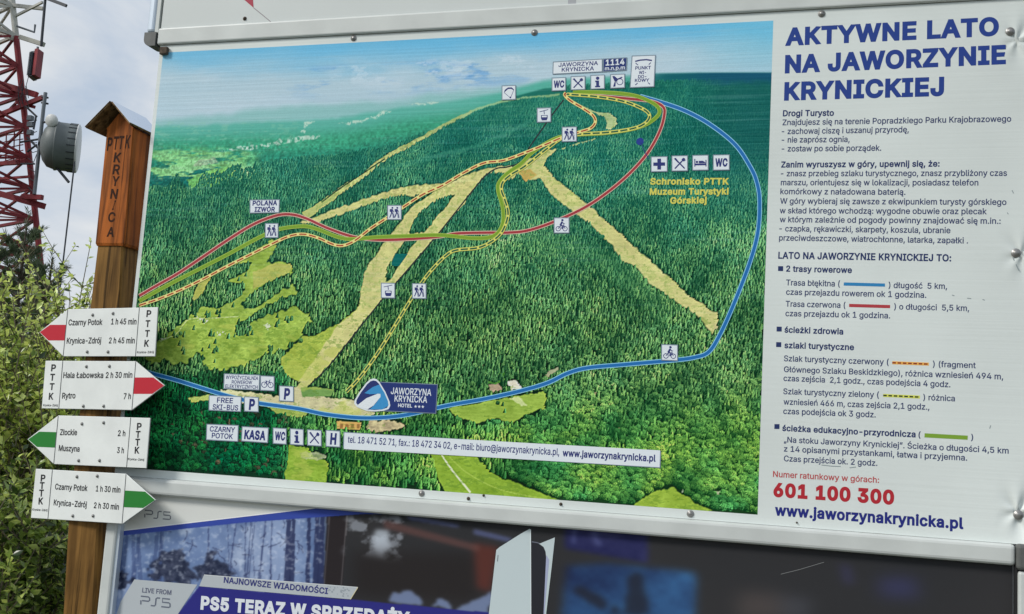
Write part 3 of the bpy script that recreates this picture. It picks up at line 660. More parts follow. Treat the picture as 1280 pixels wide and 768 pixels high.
    # pale scuffs and streaks along the flutes of the sheet
    st = sstep(0.62, 0.8, vnoise(H, W, 3, 170, 2, 0.5, 40))*0.10; c.put(st*sstep(520, 300, Y), (200, 210, 214))
    return c

def paint_poster():
    c = Canvas(900, 320, -2.50, 0.478, 0.60, 1.418); X, Y, H, W = c.PX, c.PY, c.H, c.W
    nz = lambda cell, seed, o=4, ax=1.0, g=0.5: vnoise(H, W, cell, seed, o, g, ax)
    c.rgb[:] = (44, 45, 48); c.put(nz(90, 1, 3)*0.4, (62, 58, 56))
    # printed winter wood on the left
    f = sstep(425, 395, X); sn = np.array([92, 112, 150.]) + (nz(50, 2, 5)[..., None]-0.5)*np.array([120, 120, 110.])
    c.put(f, sn); c.put(f*sstep(0.5, 0.7, nz(40, 3, 5))*0.7, (178, 190, 208))
    c.put(f*sstep(250, 330, X)*sstep(400, 340, X)*0.55, (150, 164, 192))
    g = np.random.default_rng(9)
    def trunk(x, y0, y1, w, lean, col, k=0.9):
        c.put(c.line([(x+lean, y0), (x+lean*0.5+g.uniform(-1, 1), (y0+y1)/2), (x, y1)], [w*0.6, w*0.8, w], 0.8)*k, col)
    for i in range(9): trunk(g.uniform(150, 205), 655, 735, g.uniform(2, 7), g.uniform(-6, 10), (58, 72, 112), 0.5)
    for i in range(10): trunk(g.uniform(250, 345), 650, 730, g.uniform(1, 2.6), g.uniform(-4, 14), (52, 62, 98), 0.65)
    for x, wd in ((358, 9), (364, 7), (384, 6), (394, 8), (400, 9)): trunk(x, 640, 745, wd, 3, (40, 46, 78), 0.85)
    for i in range(46):
        x = g.uniform(205, 390); y = g.uniform(655, 725); a = g.uniform(0, 6.28); l = g.uniform(6, 18)
        c.put(c.line([(x, y), (x+l*0.5*math.cos(a)+2, y+l*0.5*math.sin(a)), (x+l*math.cos(a), y+l*math.sin(a))], 1.1, 0.4)*0.7, (48, 54, 84))
    # dark rocks and a thicket of brush where the snow ends
    for k, p in enumerate(([(186, 726), (192, 706), (203, 692), (214, 684), (222, 690), (233, 700), (243, 715), (246, 729), (215, 730)], [(243, 722), (252, 702), (262, 690), (280, 704), (297, 716), (292, 724)], [(140, 730), (146, 712), (158, 716), (166, 735), (158, 768), (136, 768)])):
        m = c.mask(p, 12, 60+k, 1.0, 8); c.put(m*0.85, np.array([44, 48, 66.]) + (nz(6, 64+k, 3)[..., None]-0.5)*70)
    c.put(c.mask([(140, 738), (170, 730), (230, 735), (225, 768), (140, 768)], 6, 70)*0.8, (140, 160, 196))
    c.put(blur(sstep(0.64, 0.72, nz(4, 71, 3)), 0.7)*f*0.35, (204, 212, 224))
    # dark room, brick wall, screens; tree and sky reflections painted in as pale patches
    c.put(c.mask([(409, 640), (434, 640), (428, 740), (404, 740)], 0), (42, 38, 40)); c.put(c.line([(412, 642), (405, 736)], 1.2)*0.5, (110, 104, 108)); c.put(c.line([(434, 644), (426, 740)], 1.5)*0.6, (120, 116, 118))
    refl = c.mask([(434, 646), (520, 648), (512, 706), (430, 690)], 6, 80, 3); c.put(refl*sstep(0.46, 0.62, nz(20, 81, 5))*0.6, (160, 166, 176))
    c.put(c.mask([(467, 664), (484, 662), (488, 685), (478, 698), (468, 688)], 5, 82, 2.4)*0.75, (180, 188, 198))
    c.put(blur(c.mask([(440, 690), (600, 690), (600, 755), (440, 745)], 0), 8)*0.7, (38, 34, 34))
    c.put(blur(c.mask([(592, 679), (624, 684), (613, 740), (596, 735)], 0), 3.5)*0.95, (84, 47, 42)); c.put(blur(c.mask([(480, 650), (600, 682), (598, 690), (480, 660)], 0), 2)*0.6, (104, 70, 66))
    for p in ([(508, 644), (574, 656), (573, 660), (512, 650)], [(592, 661), (640, 673), (636, 678), (592, 668)]): c.put(blur(c.mask(p, 0), 1.6)*0.9, (80, 86, 120))
    for k, p in enumerate(([(484, 752), (492, 741), (512, 738), (527, 746), (530, 757), (500, 757)], [(540, 757), (545, 750), (562, 750), (564, 762)], [(573, 762), (580, 754), (600, 748), (616, 740), (612, 768), (575, 768)])):
        c.put(c.mask(p, 5, 84+k, 1.6)*0.8, (118, 134, 170))
    c.put(blur(c.mask([(706, 659), (810, 667), (810, 704), (706, 686)], 0), 2.5)*0.9, np.array([44, 46, 88.]) + (nz(30, 90, 4)[..., None]-0.5)*40)
    c.put(blur(c.mask([(716, 660), (722, 660), (720, 680), (714, 678)], 3, 91), 2)*0.4, (110, 120, 170)); c.put(blur(c.mask([(738, 662), (744, 662), (752, 682), (744, 682)], 3, 91), 2)*0.4, (100, 108, 160))
    c.put(blur(c.mask([(708, 708), (760, 704), (870, 716), (868, 790), (700, 790)], 0), 4)*0.9, np.array([42, 70, 112.]) + (nz(45, 92, 4)[..., None]-0.5)*np.array([40, 90, 110]))
    for k, p in enumerate(([(716, 736), (724, 730), (745, 742), (760, 756), (752, 762), (730, 750)], [(785, 722), (795, 714), (806, 722), (810, 768), (780, 768)], [(760, 768), (768, 752), (778, 768)])): c.put(blur(c.mask(p, 4, 95+k), 3)*0.85, (36, 38, 48))
    c.put(blur(c.mask([(1050, 705), (1062, 706), (1068, 730), (1055, 730)], 0), 4)*0.4, (64, 62, 110)); c.put(blur(c.mask([(1100, 722), (1145, 722), (1148, 748), (1100, 746)], 0), 7)*0.5, (60, 62, 112))
    c.put(blur(c.mask([(925, 740), (975, 742), (985, 775), (920, 775)], 0), 8)*0.45, (96, 84, 80)); c.put(blur(c.mask([(975, 744), (1015, 748), (1010, 775), (980, 775)], 0), 7)*0.4, (84, 86, 96))
    # blue band under the white head strip
    c.put(c.mask([(120, 700), (147, 664.5), (300, 646.3), (405, 634), (500, 640), (476, 642.5), (455, 642.5), (382, 647.5), (300, 653.5), (147, 670)], 0, 1, 0.8), (46, 66, 150))
    c.put(c.mask([(110, 620), (420, 620), (405, 634), (300, 646.3), (147, 664.5), (110, 668)], 0, 1, 0.6), (198, 201, 200))
    c.put(c.line([(110, 669), (147, 664.5), (300, 646.3), (405, 634)], 1.4), (226, 228, 228))
    # navy news banner
    c.put(c.mask([(249, 733), (438, 749.5), (480, 753.5), (605, 765.5), (700, 775), (694, 876), (190, 838), (204, 786), (222, 768)], 0, 1, 0.6), (46, 46, 116))
    return c
# ------------------------------------------------------------------ prints of the map board and the poster
PRN = color_attr_mat('map_print', 0.45, 0.04)
cv_ = paint_map()
picture('map_picture', np.clip(lin(np.clip(cv_.rgb, 0, 255))/KW, 0, 0.9), BRD, cv_.u0, cv_.u1, cv_.v0, cv_.v1, 0.0006, PRN, mapb)
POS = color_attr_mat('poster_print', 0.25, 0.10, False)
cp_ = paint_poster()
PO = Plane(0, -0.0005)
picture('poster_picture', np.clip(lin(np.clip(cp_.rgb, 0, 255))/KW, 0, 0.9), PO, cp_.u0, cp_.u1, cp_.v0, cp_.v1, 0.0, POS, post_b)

# trails: (name, path, layers of (colour, width, dash))
OUT = 0.0012
def trail(name, pts, layers, d):
    b = MB(); p = smooth_path(pts, 8)
    for i, (c, wd, dash) in enumerate(layers): ribbon(b, BRD, p, wd, d + i*0.0003, ink(*c), dash)
    return b.build(name, mapb)
LIFT = [((16, 28, 34), 1.7, None)]
trail('lift_line', [(704.6, 125), (690, 144), (676, 164), (661, 186), (654, 203)], LIFT, 0.0010)
trail('lift_line', [(661, 186), (652, 202), (634, 209), (621.7, 210.5), (609, 218), (592, 237), (549, 291), (515, 331), (479, 373), (440, 422), (410, 459), (388, 481)], LIFT, 0.0010)
RED_ = [((206, 178, 160), 4.6, None), ((150, 42, 50), 3.0, None)]
trail('red_trail', [(174, 370), (198, 356), (222.5, 342), (254, 321), (285, 300), (316, 281), (344, 270), (363, 268.2), (382, 273), (410, 285.6), (441, 296), (472.5, 300), (513, 299), (549, 296), (572, 292), (613, 291), (634, 291), (659, 288.5), (691, 278), (729, 260.6), (760, 240), (788, 216), (810, 190.6), (824, 165.6), (830, 146), (829, 134), (815, 127), (790, 124), (757, 121), (722, 118)], RED_, 0.0020)
GRN = [((150, 176, 70), 4.8, None), ((112, 148, 30), 3.2, None)]
trail('green_trail', [(174, 376.5), (198, 363), (222.5, 350), (254, 334), (285, 318), (322, 298), (347.5, 287), (379, 283), (397.5, 287), (422.5, 296.5), (441, 299), (472, 296.6), (513, 295), (542, 294), (563, 295), (592, 298), (613, 296.5), (624, 289), (629, 276), (628, 258), (622.7, 239), (623.7, 228.7), (634, 217), (651, 205), (665, 191), (686, 177.5), (702, 171), (722, 168.5), (757, 166.5), (788, 162), (808, 155.5), (822, 145), (824, 137), (817, 129.5), (798, 121), (775, 117), (748, 115.6), (716, 115)], GRN, 0.0030)
DSG = [((200, 198, 96), 4.2, None), ((30, 84, 56), 2.0, (9, 2.6))]
trail('dashed_green_trail', [(433, 490), (451.7, 469.6), (477, 434), (514, 373.7), (529, 351), (541, 336), (557, 320), (570, 313), (597, 310), (615, 301.7), (628, 289), (635, 268), (631, 250), (627, 239), (628, 228.7), (638, 219), (656, 208), (680, 189), (702, 173), (723, 168), (757, 166), (786, 162), (803, 156.5), (811.5, 148), (809, 140), (794, 132), (775, 125.8), (746, 121), (723, 119), (709, 118)], DSG, 0.0040)
DSR = [((232, 204, 128), 3.9, None), ((158, 54, 34), 1.7, (9, 3.2))]
trail('dashed_red_trail', [(174, 382), (198, 374), (222.5, 364), (254, 349), (285, 332.5), (335, 307.5), (360, 296), (379, 293), (397.5, 297.5), (416, 305.5), (429, 307), (444, 300.6), (463, 286), (485, 271.6), (504, 259), (529, 243), (553, 232), (580, 216), (605, 204), (630, 200.6), (659, 190), (684, 180), (703, 172), (725, 165), (738, 160.5), (744, 153), (741.5, 145), (729.6, 136), (713, 126), (706, 119), (707.5, 116)], DSR, 0.0050)
BLU = [((130, 188, 218), 5.8, None), ((22, 98, 162), 4.0, None)]
trail('blue_trail', [(166, 459), (188, 466.6), (222.5, 476), (272.5, 491.6), (300, 499), (325.6, 504.5), (372.5, 511), (410, 518.5), (457, 522.7), (504, 519.4), (560, 507), (607, 498.6), (654, 488), (685, 478.6), (710, 466.6), (735, 460), (779, 456), (841, 450.6), (868, 447), (886, 440), (900.6, 417), (919, 376), (938, 326), (947.5, 289), (949.5, 251), (946, 228), (938, 209), (919, 181), (888, 156), (857, 139), (826, 128), (800, 120.5)], BLU, 0.0015)
b = MB(); u, v = (float(q) for q in BRD.uv(800, 177, 0.0022))
b.flat(BRD, [(u+0.0125*math.cos(6.2832*k/24), v+0.0125*math.sin(6.2832*k/24)) for k in range(24)], 0.0022, ink(20, 48, 130))
ribbon(b, BRD, [(801, 178), (806, 190), (811, 199)], 1.0, 0.0026, ink(20, 48, 110)); b.build('hut_marker', mapb)

NAVY = ink(36, 44, 104); PLATE = ink(204, 211, 220); EDGE = ink(112, 128, 142); NAVP = ink(24, 44, 104)
def slope(x, y): return (y-290)/(x+4100)
def plate(name, quad, d=0.0056, fill=None, frame=1.1):
    b = MB(); cx = sum(p[0] for p in quad)/4; cy = sum(p[1] for p in quad)/4
    b.flat(BRD, pxpoly(BRD, quad, d), d, EDGE)
    k = [(p[0]-math.copysign(frame, p[0]-cx), p[1]-math.copysign(frame, p[1]-cy)) for p in quad]
    b.flat(BRD, pxpoly(BRD, k, d+.0003), d+.0003, fill or PLATE)
    return b.build(name, mapb)
class Sym:                                       # pictogram drawn in a unit square laid on an icon
    def __init__(s, cx, cy, w, h): s.c = (cx, cy); s.w, s.h = w, h; s.b = MB(); s.d = 0.0064
    def q(s, a, b): return (s.c[0]+a*s.w/2, s.c[1]+b*s.h/2+slope(*s.c)*a*s.w/2)
    def poly(s, pts, m=NAVY): s.b.flat(BRD, pxpoly(BRD, [s.q(*p) for p in pts], s.d), s.d, m); s.d += 0.00003
    def disc(s, x, y, r, m=NAVY, n=14): s.poly([(x+r*math.cos(6.2832*k/n), y+r*math.sin(6.2832*k/n)) for k in range(n)], m)
    def ring(s, x, y, r, w): s.stroke([(x+r*math.cos(6.2832*k/16), y+r*math.sin(6.2832*k/16)) for k in range(17)], w)
    def stroke(s, pts, w, m=NAVY): ribbon(s.b, BRD, [s.q(*p) for p in pts], w*s.w/2, s.d, m); s.d += 0.00003
    def text(s, t, x0, x1, y, cap, bold=0.02, m=NAVY): write(s.b, BRD, t, s.q(x0, y), s.q(x1, y), cap*s.h/2, m, s.d, bold)
def walker(s, ox, k=1.0):
    s.disc(ox+0.06, -0.62, 0.13); s.poly([(ox-0.16, -0.46), (ox+0.12, -0.46), (ox+0.10, 0.08), (ox-0.12, 0.08)])
    s.poly([(ox-0.30, -0.44), (ox-0.16, -0.46), (ox-0.14, -0.06), (ox-0.30, -0.10)])
    s.stroke([(ox+0.02, 0.0), (ox+0.16, 0.32), (ox+0.20, 0.74)], 0.14); s.stroke([(ox-0.04, 0.0), (ox-0.16, 0.36), (ox-0.32, 0.70)], 0.14)
    s.stroke([(ox+0.06, -0.36), (ox+0.24, -0.10)], 0.10); s.stroke([(ox+0.22, -0.2), (ox+0.34, 0.72)], 0.05)
def icon(kind, cx, cy, w, h):
    c = Sym(cx, cy, w, h); pl = plate('map_icon', [c.q(-1, -1), c.q(1, -1), c.q(1, 1), c.q(-1, 1)]); s = c
    if kind == 'hikers': walker(s, -0.34); walker(s, 0.34)
    elif kind == 'gondola':
        s.stroke([(-0.6, -0.45), (0.6, -0.72)], 0.09); s.stroke([(0.0, -0.58), (0.05, -0.1)], 0.1)
        s.poly([(-0.42, 0.02), (0.5, 0.02), (0.5, 0.45), (0.36, 0.72), (-0.28, 0.72), (-0.42, 0.45)]); s.poly([(-0.3, 0.1), (0.38, 0.1), (0.38, 0.3), (-0.3, 0.3)], PLATE)
    elif kind == 'paraglider':
        s.poly([(-0.7, 0.05), (-0.55, -0.4), (-0.1, -0.7), (0.4, -0.7), (0.72, -0.4), (0.7, -0.28), (0.3, -0.5), (-0.1, -0.48), (-0.45, -0.2)])
        s.stroke([(-0.62, 0.0), (0.2, 0.7)], 0.06); s.stroke([(0.68, -0.3), (0.25, 0.7)], 0.06); s.disc(0.22, 0.66, 0.12)
    elif kind == 'food':
        s.stroke([(-0.6, -0.62), (0.6, 0.66)], 0.16); s.stroke([(0.6, -0.62), (-0.6, 0.66)], 0.16); s.poly([(0.42, -0.72), (0.74, -0.4), (0.5, -0.2), (0.2, -0.45)]); s.poly([(-0.72, -0.6), (-0.5, -0.72), (-0.1, -0.2), (-0.25, -0.08)])
    elif kind == 'info': s.disc(0, -0.52, 0.24); s.poly([(-0.34, -0.2), (0.2, -0.2), (0.2, 0.52), (0.36, 0.52), (0.36, 0.74), (-0.36, 0.74), (-0.36, 0.52), (-0.2, 0.52), (-0.2, 0.02), (-0.34, 0.02)])
    elif kind == 'horn':
        s.poly([(-0.72, -0.7), (-0.45, -0.74), (0.1, -0.25), (-0.35, 0.15)]); s.poly([(-0.4, 0.1), (-0.25, 0.1), (-0.3, 0.75), (-0.62, 0.75)]); s.ring(0.3, 0.1, 0.42, 0.1); s.poly([(0.0, -0.35), (0.6, -0.6), (0.66, -0.45), (0.2, -0.2)])
    elif kind == 'cross': s.poly([(-0.22, -0.7), (0.22, -0.7), (0.22, 0.7), (-0.22, 0.7)]); s.poly([(-0.7, -0.22), (0.7, -0.22), (0.7, 0.22), (-0.7, 0.22)])
    elif kind == 'bed':
        s.poly([(-0.74, -0.5), (-0.62, -0.5), (-0.62, 0.5), (-0.74, 0.5)]); s.poly([(0.62, -0.35), (0.74, -0.35), (0.74, 0.5), (0.62, 0.5)]); s.poly([(-0.62, 0.1), (0.62, 0.1), (0.62, 0.34), (-0.62, 0.34)]); s.disc(-0.42, -0.1, 0.15); s.poly([(-0.2, -0.24), (0.3, -0.24), (0.6, -0.05), (0.6, 0.06), (-0.2, 0.06)])
    elif kind in ('bike', 'rider'):
        y = 0.42 if kind == 'rider' else 0.2; r = 0.28 if kind == 'rider' else 0.36
        s.ring(-0.44, y, r, 0.09); s.ring(0.44, y, r, 0.09); s.stroke([(-0.44, y), (-0.15, y-0.42), (0.3, y-0.42), (0.44, y)], 0.09); s.stroke([(-0.15, y-0.42), (0.02, y+0.02), (0.3, y-0.42)], 0.09)
        s.stroke([(0.3, y-0.42), (0.26, y-0.62), (0.42, y-0.66)], 0.08); s.stroke([(-0.26, y-0.5), (-0.04, y-0.5)], 0.1)
        if kind == 'rider': s.disc(0.1, -0.66, 0.15); s.poly([(-0.24, -0.12), (-0.02, -0.5), (0.16, -0.46), (0.0, -0.02)]); s.stroke([(0.06, -0.4), (0.3, -0.2)], 0.11); s.stroke([(-0.08, -0.05), (0.12, 0.12), (0.02, 0.44)], 0.13)
    else: s.text(kind, *{'WC': (-0.74, 0.74, 0.46, 0.94), 'P': (-0.36, 0.42, 0.66, 1.3), 'H': (-0.42, 0.42, 0.62, 1.22)}[kind], 0.03)
    s.b.build('pictogram', pl)
for k in (('paraglider', 636, 116, 18, 18.5), ('gondola', 680, 144, 18, 18.5), ('hikers', 711.7, 168, 19, 19), ('WC', 698.5, 105.4, 18, 17), ('food', 722.5, 104, 18.5, 17.5), ('info', 747, 102.7, 18, 18), ('horn', 772, 101.6, 18.5, 18),
          ('cross', 824, 205.4, 21, 19.5), ('food', 849.7, 204.4, 20.5, 19.8), ('bed', 875.5, 203.6, 20.5, 19.5), ('WC', 901.6, 203.3, 21, 19.8), ('rider', 702, 282, 19.6, 19.8), ('rider', 837, 441, 21, 20.5),
          ('hikers', 339.6, 288.4, 17, 18.5), ('hikers', 493, 265.8, 18, 18.6), ('gondola', 485, 363.4, 17.8, 19.4), ('hikers', 524, 364, 18, 19.4), ('bike', 334.2, 479.4, 18, 19), ('P', 358, 492.4, 18.6, 19.6), ('P', 314.2, 505.6, 18.4, 19),
          ('WC', 349.6, 545.3, 17.4, 20.4), ('info', 371, 546.4, 17.4, 20.6), ('food', 393, 547.6, 18.2, 20.4), ('H', 416.2, 548.6, 18.4, 21)): icon(*k)
def name_plate(quad, lines, fill=None, col=None):
    p = plate('name_plate', quad, 0.0056, fill); b = MB()
    for t, a, z, cap, bold in lines: write(b, BRD, t, a, z, cap, col or NAVY, 0.0064, bold)
    b.build('lettering', p); return p
name_plate([(691, 77.3), (753.3, 73.6), (753.3, 90.4), (690.6, 93.3)], [('JAWORZYNA', (698, 83.8), (747.5, 81.4), 4.9, 0.004), ('KRYNICKA', (702, 89.8), (742.5, 88), 4.9, 0.004)])
name_plate([(753.7, 73.5), (784, 71.8), (783.2, 88.2), (753.5, 90.4)], [('1114', (757, 82), (780.5, 80.6), 7, 0.014), ('m.n.p.m', (756, 88), (781, 86.6), 4.4, 0.006)], NAVP, PLATE)
p = name_plate([(789.6, 69.8), (819.8, 68.8), (818, 109), (787.2, 110.2)], [('PUNKT', (794, 87.2), (813.5, 86.6), 4.0, 0.010), ('WI-', (798.5, 92.8), (807.5, 92.4), 3.8, 0.010), ('DO-', (797.5, 98), (808, 97.6), 3.8, 0.010), ('KOWY', (793.5, 102.6), (811.5, 102), 3.8, 0.010)])
for q, wd in (([(794, 77), (800, 75.4), (808, 74.8), (815, 75.8)], 1.7), ([(794.5, 79), (797.5, 81.5)], 1.0), ([(813.5, 78.4), (811, 81)], 1.0), ([(794, 106.6), (797, 104)], 1.0), ([(812.5, 105.6), (810, 103.4)], 1.0)): b = MB(); ribbon(b, BRD, q, wd, 0.0066, NAVY); b.build('pictogram', p)
name_plate([(312, 249.8), (349.8, 249.4), (349.2, 266.4), (312, 267)], [('POLANA', (315.5, 257), (346.4, 256.6), 5.6, 0.022), ('IZWÓR', (318, 264.8), (343.6, 264.6), 5.6, 0.022)])
name_plate([(279.8, 467), (325, 468.6), (324.4, 488.2), (279.2, 486.4)], [('WYPOŻYCZALNIA', (282, 473.8), (322.6, 475.2), 4.4, 0.002), ('ROWERÓW', (289.5, 479.6), (315, 480.4), 4.2, 0.002), ('ELEKTRYCZNYCH', (281.5, 485), (322, 486.4), 4.4, 0.002)])
name_plate([(261, 494), (302.2, 495.6), (301.2, 515.2), (260.6, 513.4)], [('FREE', (271, 503.4), (291, 504.2), 6.4, 0.006), ('SKI-BUS', (265.5, 511.8), (297.5, 513.2), 6.4, 0.006)])
name_plate([(258, 530), (298.4, 531.6), (297.8, 552.6), (257.4, 550.4)], [('CZARNY', (262, 539.4), (293.6, 540.8), 6.4, 0.006), ('POTOK', (264.5, 547.6), (291, 549), 6.4, 0.006)])
name_plate([(302.2, 533), (336, 534.7), (335, 554.2), (301.4, 552)], [('KASA', (305, 548.4), (331.6, 550), 10.5, 0.03)])
name_plate([(429.4, 540), (826.3, 564.3), (825.6, 585.4), (428.8, 560.4)], [('tel. 18 471 52 71, fax.: 18 472 34 02, e-mail: biuro@jaworzynakrynicka.pl,', (434.5, 553.4), (699, 569.4), 8.4, 0.0), ('www.jaworzynakrynicka.pl', (703, 570.2), (819.5, 577.2), 8.2, 0.016)])
# hotel plate with its rounded triangle emblem
p = plate('hotel_plate', [(466, 477), (547.2, 480.5), (545.2, 517.4), (464, 513.5)], 0.0056, NAVP, 0.9)
b = MB()
for t, a, z, cap, bold in (('JAWORZYNA', (488.4, 492.6), (539, 494.9), 8.2, 0.0), ('KRYNICKA', (493, 502), (533.8, 503.7), 7.8, 0.0), ('HOTEL', (497.5, 508.8), (515, 509.6), 4.2, 0.012)): write(b, BRD, t, a, z, cap, PLATE, 0.0064, bold)
for x in (519.5, 524, 528.5):
    b.flat(BRD, pxpoly(BRD, [(x+(2.0 if k % 2 == 0 else 0.9)*math.sin(math.pi*k/5), 508.3+(x-519)*0.04-(2.0 if k % 2 == 0 else 0.9)*math.cos(math.pi*k/5)) for k in range(10)], 0.0064), 0.0064, PLATE)
b.build('lettering', p)
def rtri(s): return [(466.5+(x-466.5)*s, 497+(y-497)*s) for x, y in ((467, 474.2), (470.5, 475), (474, 478.4), (481, 490), (486.2, 502), (487, 507), (485, 511), (478, 513.2), (468, 514), (458, 513), (447, 508.6), (443.6, 504.6), (444, 500.6), (450, 490.4), (458, 479.6), (463, 475.2))]
b = MB(); b.flat(BRD, pxpoly(BRD, rtri(1.04), .0062), 0.0062, PLATE); b.flat(BRD, pxpoly(BRD, rtri(0.93), .0066), 0.0066, ink(30, 44, 100))
b.flat(BRD, pxpoly(BRD, [(474, 481), (480.4, 491), (485, 502), (485.4, 507.4), (478, 512), (462, 512.2), (470, 504), (475.5, 496), (474.6, 492.4), (462, 493), (455.5, 491.6), (466, 484)], .007), 0.0070, ink(52, 132, 184))
b.flat(BRD, pxpoly(BRD, [(446.5, 507), (458, 498), (472, 492.4), (475.6, 492.6), (475.6, 496.4), (467, 507), (459.5, 511.8), (452, 510)], .0074), 0.0074, ink(206, 212, 222))
b.build('emblem', p)
b = MB(); YEL = ink(196, 190, 84)
for t, a, z in (('Schronisko PTTK', (812.5, 230.6), (911, 230.6)), ('Muzeum Turystyki', (812, 243.4), (910.8, 243)), ('Górskiej', (837.5, 254.6), (883.4, 254))): write(b, BRD, t, a, z, 7.6, YEL, 0.0022, 0.022)
b.build('yellow_lettering', mapb)

# text column
TX = ink(44, 54, 92); TB = ink(30, 44, 88); TT = ink(28, 54, 124); TR = ink(160, 34, 44); TRL = ink(166, 66, 66); TW = ink(28, 36, 110)
for t, a, z, cp in (('AKTYWNE LATO', (981.3, 56.2), (1248.6, 43.4), 20.6), ('NA JAWORZYNIE', (981, 90.6), (1257.4, 78.8), 21), ('KRYNICKIEJ', (980, 124.6), (1180, 118.6), 21)): b = MB(); write(b, BRD, t, a, z, cp, TT, 0.0008, 0.028); b.build('title_lettering', mapb)
def para(name, rows, cap=7.3):
    b = MB()
    for r in rows:
        t, a, z = r[:3]; bold = r[3] if len(r) > 3 else 0
        if name[0] == 'h' or len(t) < 3: b = MB()
        write(b, BRD, t, a, z, cap, TB if bold else TX, 0.0008, 0.014 if bold else 0.001)
        if name[0] == 'h' or len(t) < 3: b.build(name, mapb); b = MB()
    if b.v: b.build(name, mapb)
para('paragraph_lettering', [('Drogi Turysto', (978.5, 145.4), (1042.3, 144.8), 1), ('Znajdujesz się na terenie Popradzkiego Parku Krajobrazowego', (978, 156.7), (1264, 152.2)), ('- zachowaj ciszę i uszanuj przyrodę,', (977, 167.9), (1136, 165.5)),
    ('- nie zaprósz ognia,', (977, 178.5), (1062, 177.7)), ('- zostaw po sobie porządek.', (977, 189.6), (1101.5, 188.6))])
para('paragraph_lettering', [('Zanim wyruszysz w góry, upewnij się, że:', (976.4, 209.4), (1174.5, 208.3), 1), ('- znasz przebieg szlaku turystycznego, znasz przybliżony czas', (975.9, 220.5), (1258.7, 220)), ('marszu, orientujesz się w lokalizacji, posiadasz telefon', (975.9, 231.7), (1222.9, 232)),
    ('komórkowy z naładowana baterią.', (975.3, 242.9), (1131.8, 243.7)), ('W góry wybieraj się zawsze z ekwipunkiem turysty górskiego', (975, 254.8), (1258, 256.4)), ('w skład którego wchodzą: wygodne obuwie oraz plecak', (974.5, 266.8), (1233.5, 268)),
    ('w którym zależnie od pogody powinny znajdować się m.in.:', (974.5, 277.9), (1250.8, 280)), ('- czapka, rękawiczki, skarpety, koszula, ubranie', (974, 289.3), (1188, 291.7)), ('przeciwdeszczowe, wiatrochłonne, latarka, zapałki .', (973.7, 300.8), (1210, 304.5))])
para('heading_lettering', [('LATO NA JAWORZYNIE KRYNICKIEJ TO:', (972.7, 323.3), (1189, 326.8), 1)], 8.3)
para('paragraph_lettering', [('2 trasy rowerowe', (982.5, 339.5), (1064.8, 341.4), 1), ('Trasa błękitna (', (982.5, 356.8), (1050, 358.4)), (') długość  5 km,', (1110.5, 360), (1183.8, 361.5)), ('czas przejazdu rowerem ok 1 godzina.', (982.5, 368.5), (1157.8, 372.5)),
    ('Trasa czerwona (', (982, 383.4), (1056.9, 385.2)), (') o długości  5,5 km,', (1117.4, 386.8), (1211.4, 389)), ('czas przejazdu ok 1 godzina.', (981.7, 395.3), (1112.6, 398.2))])
para('heading_lettering', [('ścieżki zdrowia', (980.4, 415.8), (1054, 418.2), 1), ('szlaki turystyczne', (980.4, 435.2), (1067.5, 437.8), 1), ('ścieżka edukacyjno-przyrodnicza', (977.7, 538.7), (1144.5, 546.7), 1)])
para('paragraph_lettering', [('Szlak turystyczny czerwony (', (979.8, 451.6), (1111, 456.4)), (') (fragment', (1165.8, 458.6), (1219.7, 460.4)), ('Głównego Szlaku Beskidzkiego), różnica wzniesień 494 m,', (979.8, 465.2), (1254, 474.5)), ('czas zejścia  2,1 godz., czas podejścia 4 godz.', (979.3, 476.3), (1188, 484.3)),
    ('Szlak turystyczny zielony (', (979, 492.8), (1098.8, 497.3)), (') różnica', (1153.8, 500.2), (1193.6, 501.8)), ('wzniesień 466 m, czas zejścia 2,1 godz.,', (979.3, 505.8), (1161.8, 512.4)), ('czas podejścia ok 3 godz.', (979, 517.5), (1094.6, 522))])
para('paragraph_lettering', [('(', (1148, 547), (1150.8, 547.2)), (')', (1213.6, 550.2), (1216.4, 550.4)), ('„Na stoku Jaworzyny Krynickiej”. Ścieżka o długości 4,5 km', (979.8, 553), (1260.8, 567.2)), ('z 14 opisanymi przystankami, łatwa i przyjemna.', (979.8, 564.5), (1209, 576)), ('Czas przejścia ok. 2 godz.', (979.8, 576.7), (1096.7, 582.6))])
for x, y in ((975.8, 336), (974, 411.6), (973.4, 431), (971.2, 533.4)): b = MB(); b.flat(BRD, pxpoly(BRD, [(x-3.2, y-3.1), (x+3.2, y-3), (x+3.1, y+3.1), (x-3.3, y+3)], .0008), 0.0008, TB); b.build('bullet_mark', mapb)
for nm, a, z, wd, lay in (('blue_legend_line', (1054.7, 355.2), (1106.2, 356.6), 4, [((40, 116, 166), None)]), ('red_legend_line', (1061.4, 382), (1112.6, 383.5), 4, [((160, 52, 58), None)]), ('dashed_red_legend_line', (1115.3, 453.6), (1161, 455.4), 3.8, [((224, 160, 74), None), ((130, 50, 30), (4.6, 2))]),
                         ('dashed_green_legend_line', (1103.9, 494.5), (1149.8, 496.6), 3.8, [((196, 200, 84), None), ((44, 54, 30), (4.6, 2))]), ('green_legend_line', (1155.7, 544.4), (1209.6, 547.4), 5.2, [((112, 146, 46), None)])):
    b = MB()
    for i, (cc, dash) in enumerate(lay): ribbon(b, BRD, [a, ((a[0]+z[0])/2, (a[1]+z[1])/2), z], wd if i == 0 else wd*0.5, 0.0008+i*0.0003, ink(*cc), dash)
    b.build(nm, mapb)
b = MB(); write(b, BRD, 'Numer ratunkowy w górach:', (966.2, 596.2), (1098.8, 603.8), 7.4, TRL, 0.0008, 0.002); write(b, BRD, '601 100 300', (966.6, 620), (1117.6, 630), 16, TR, 0.0008, 0.034); b.build('red_lettering', mapb)
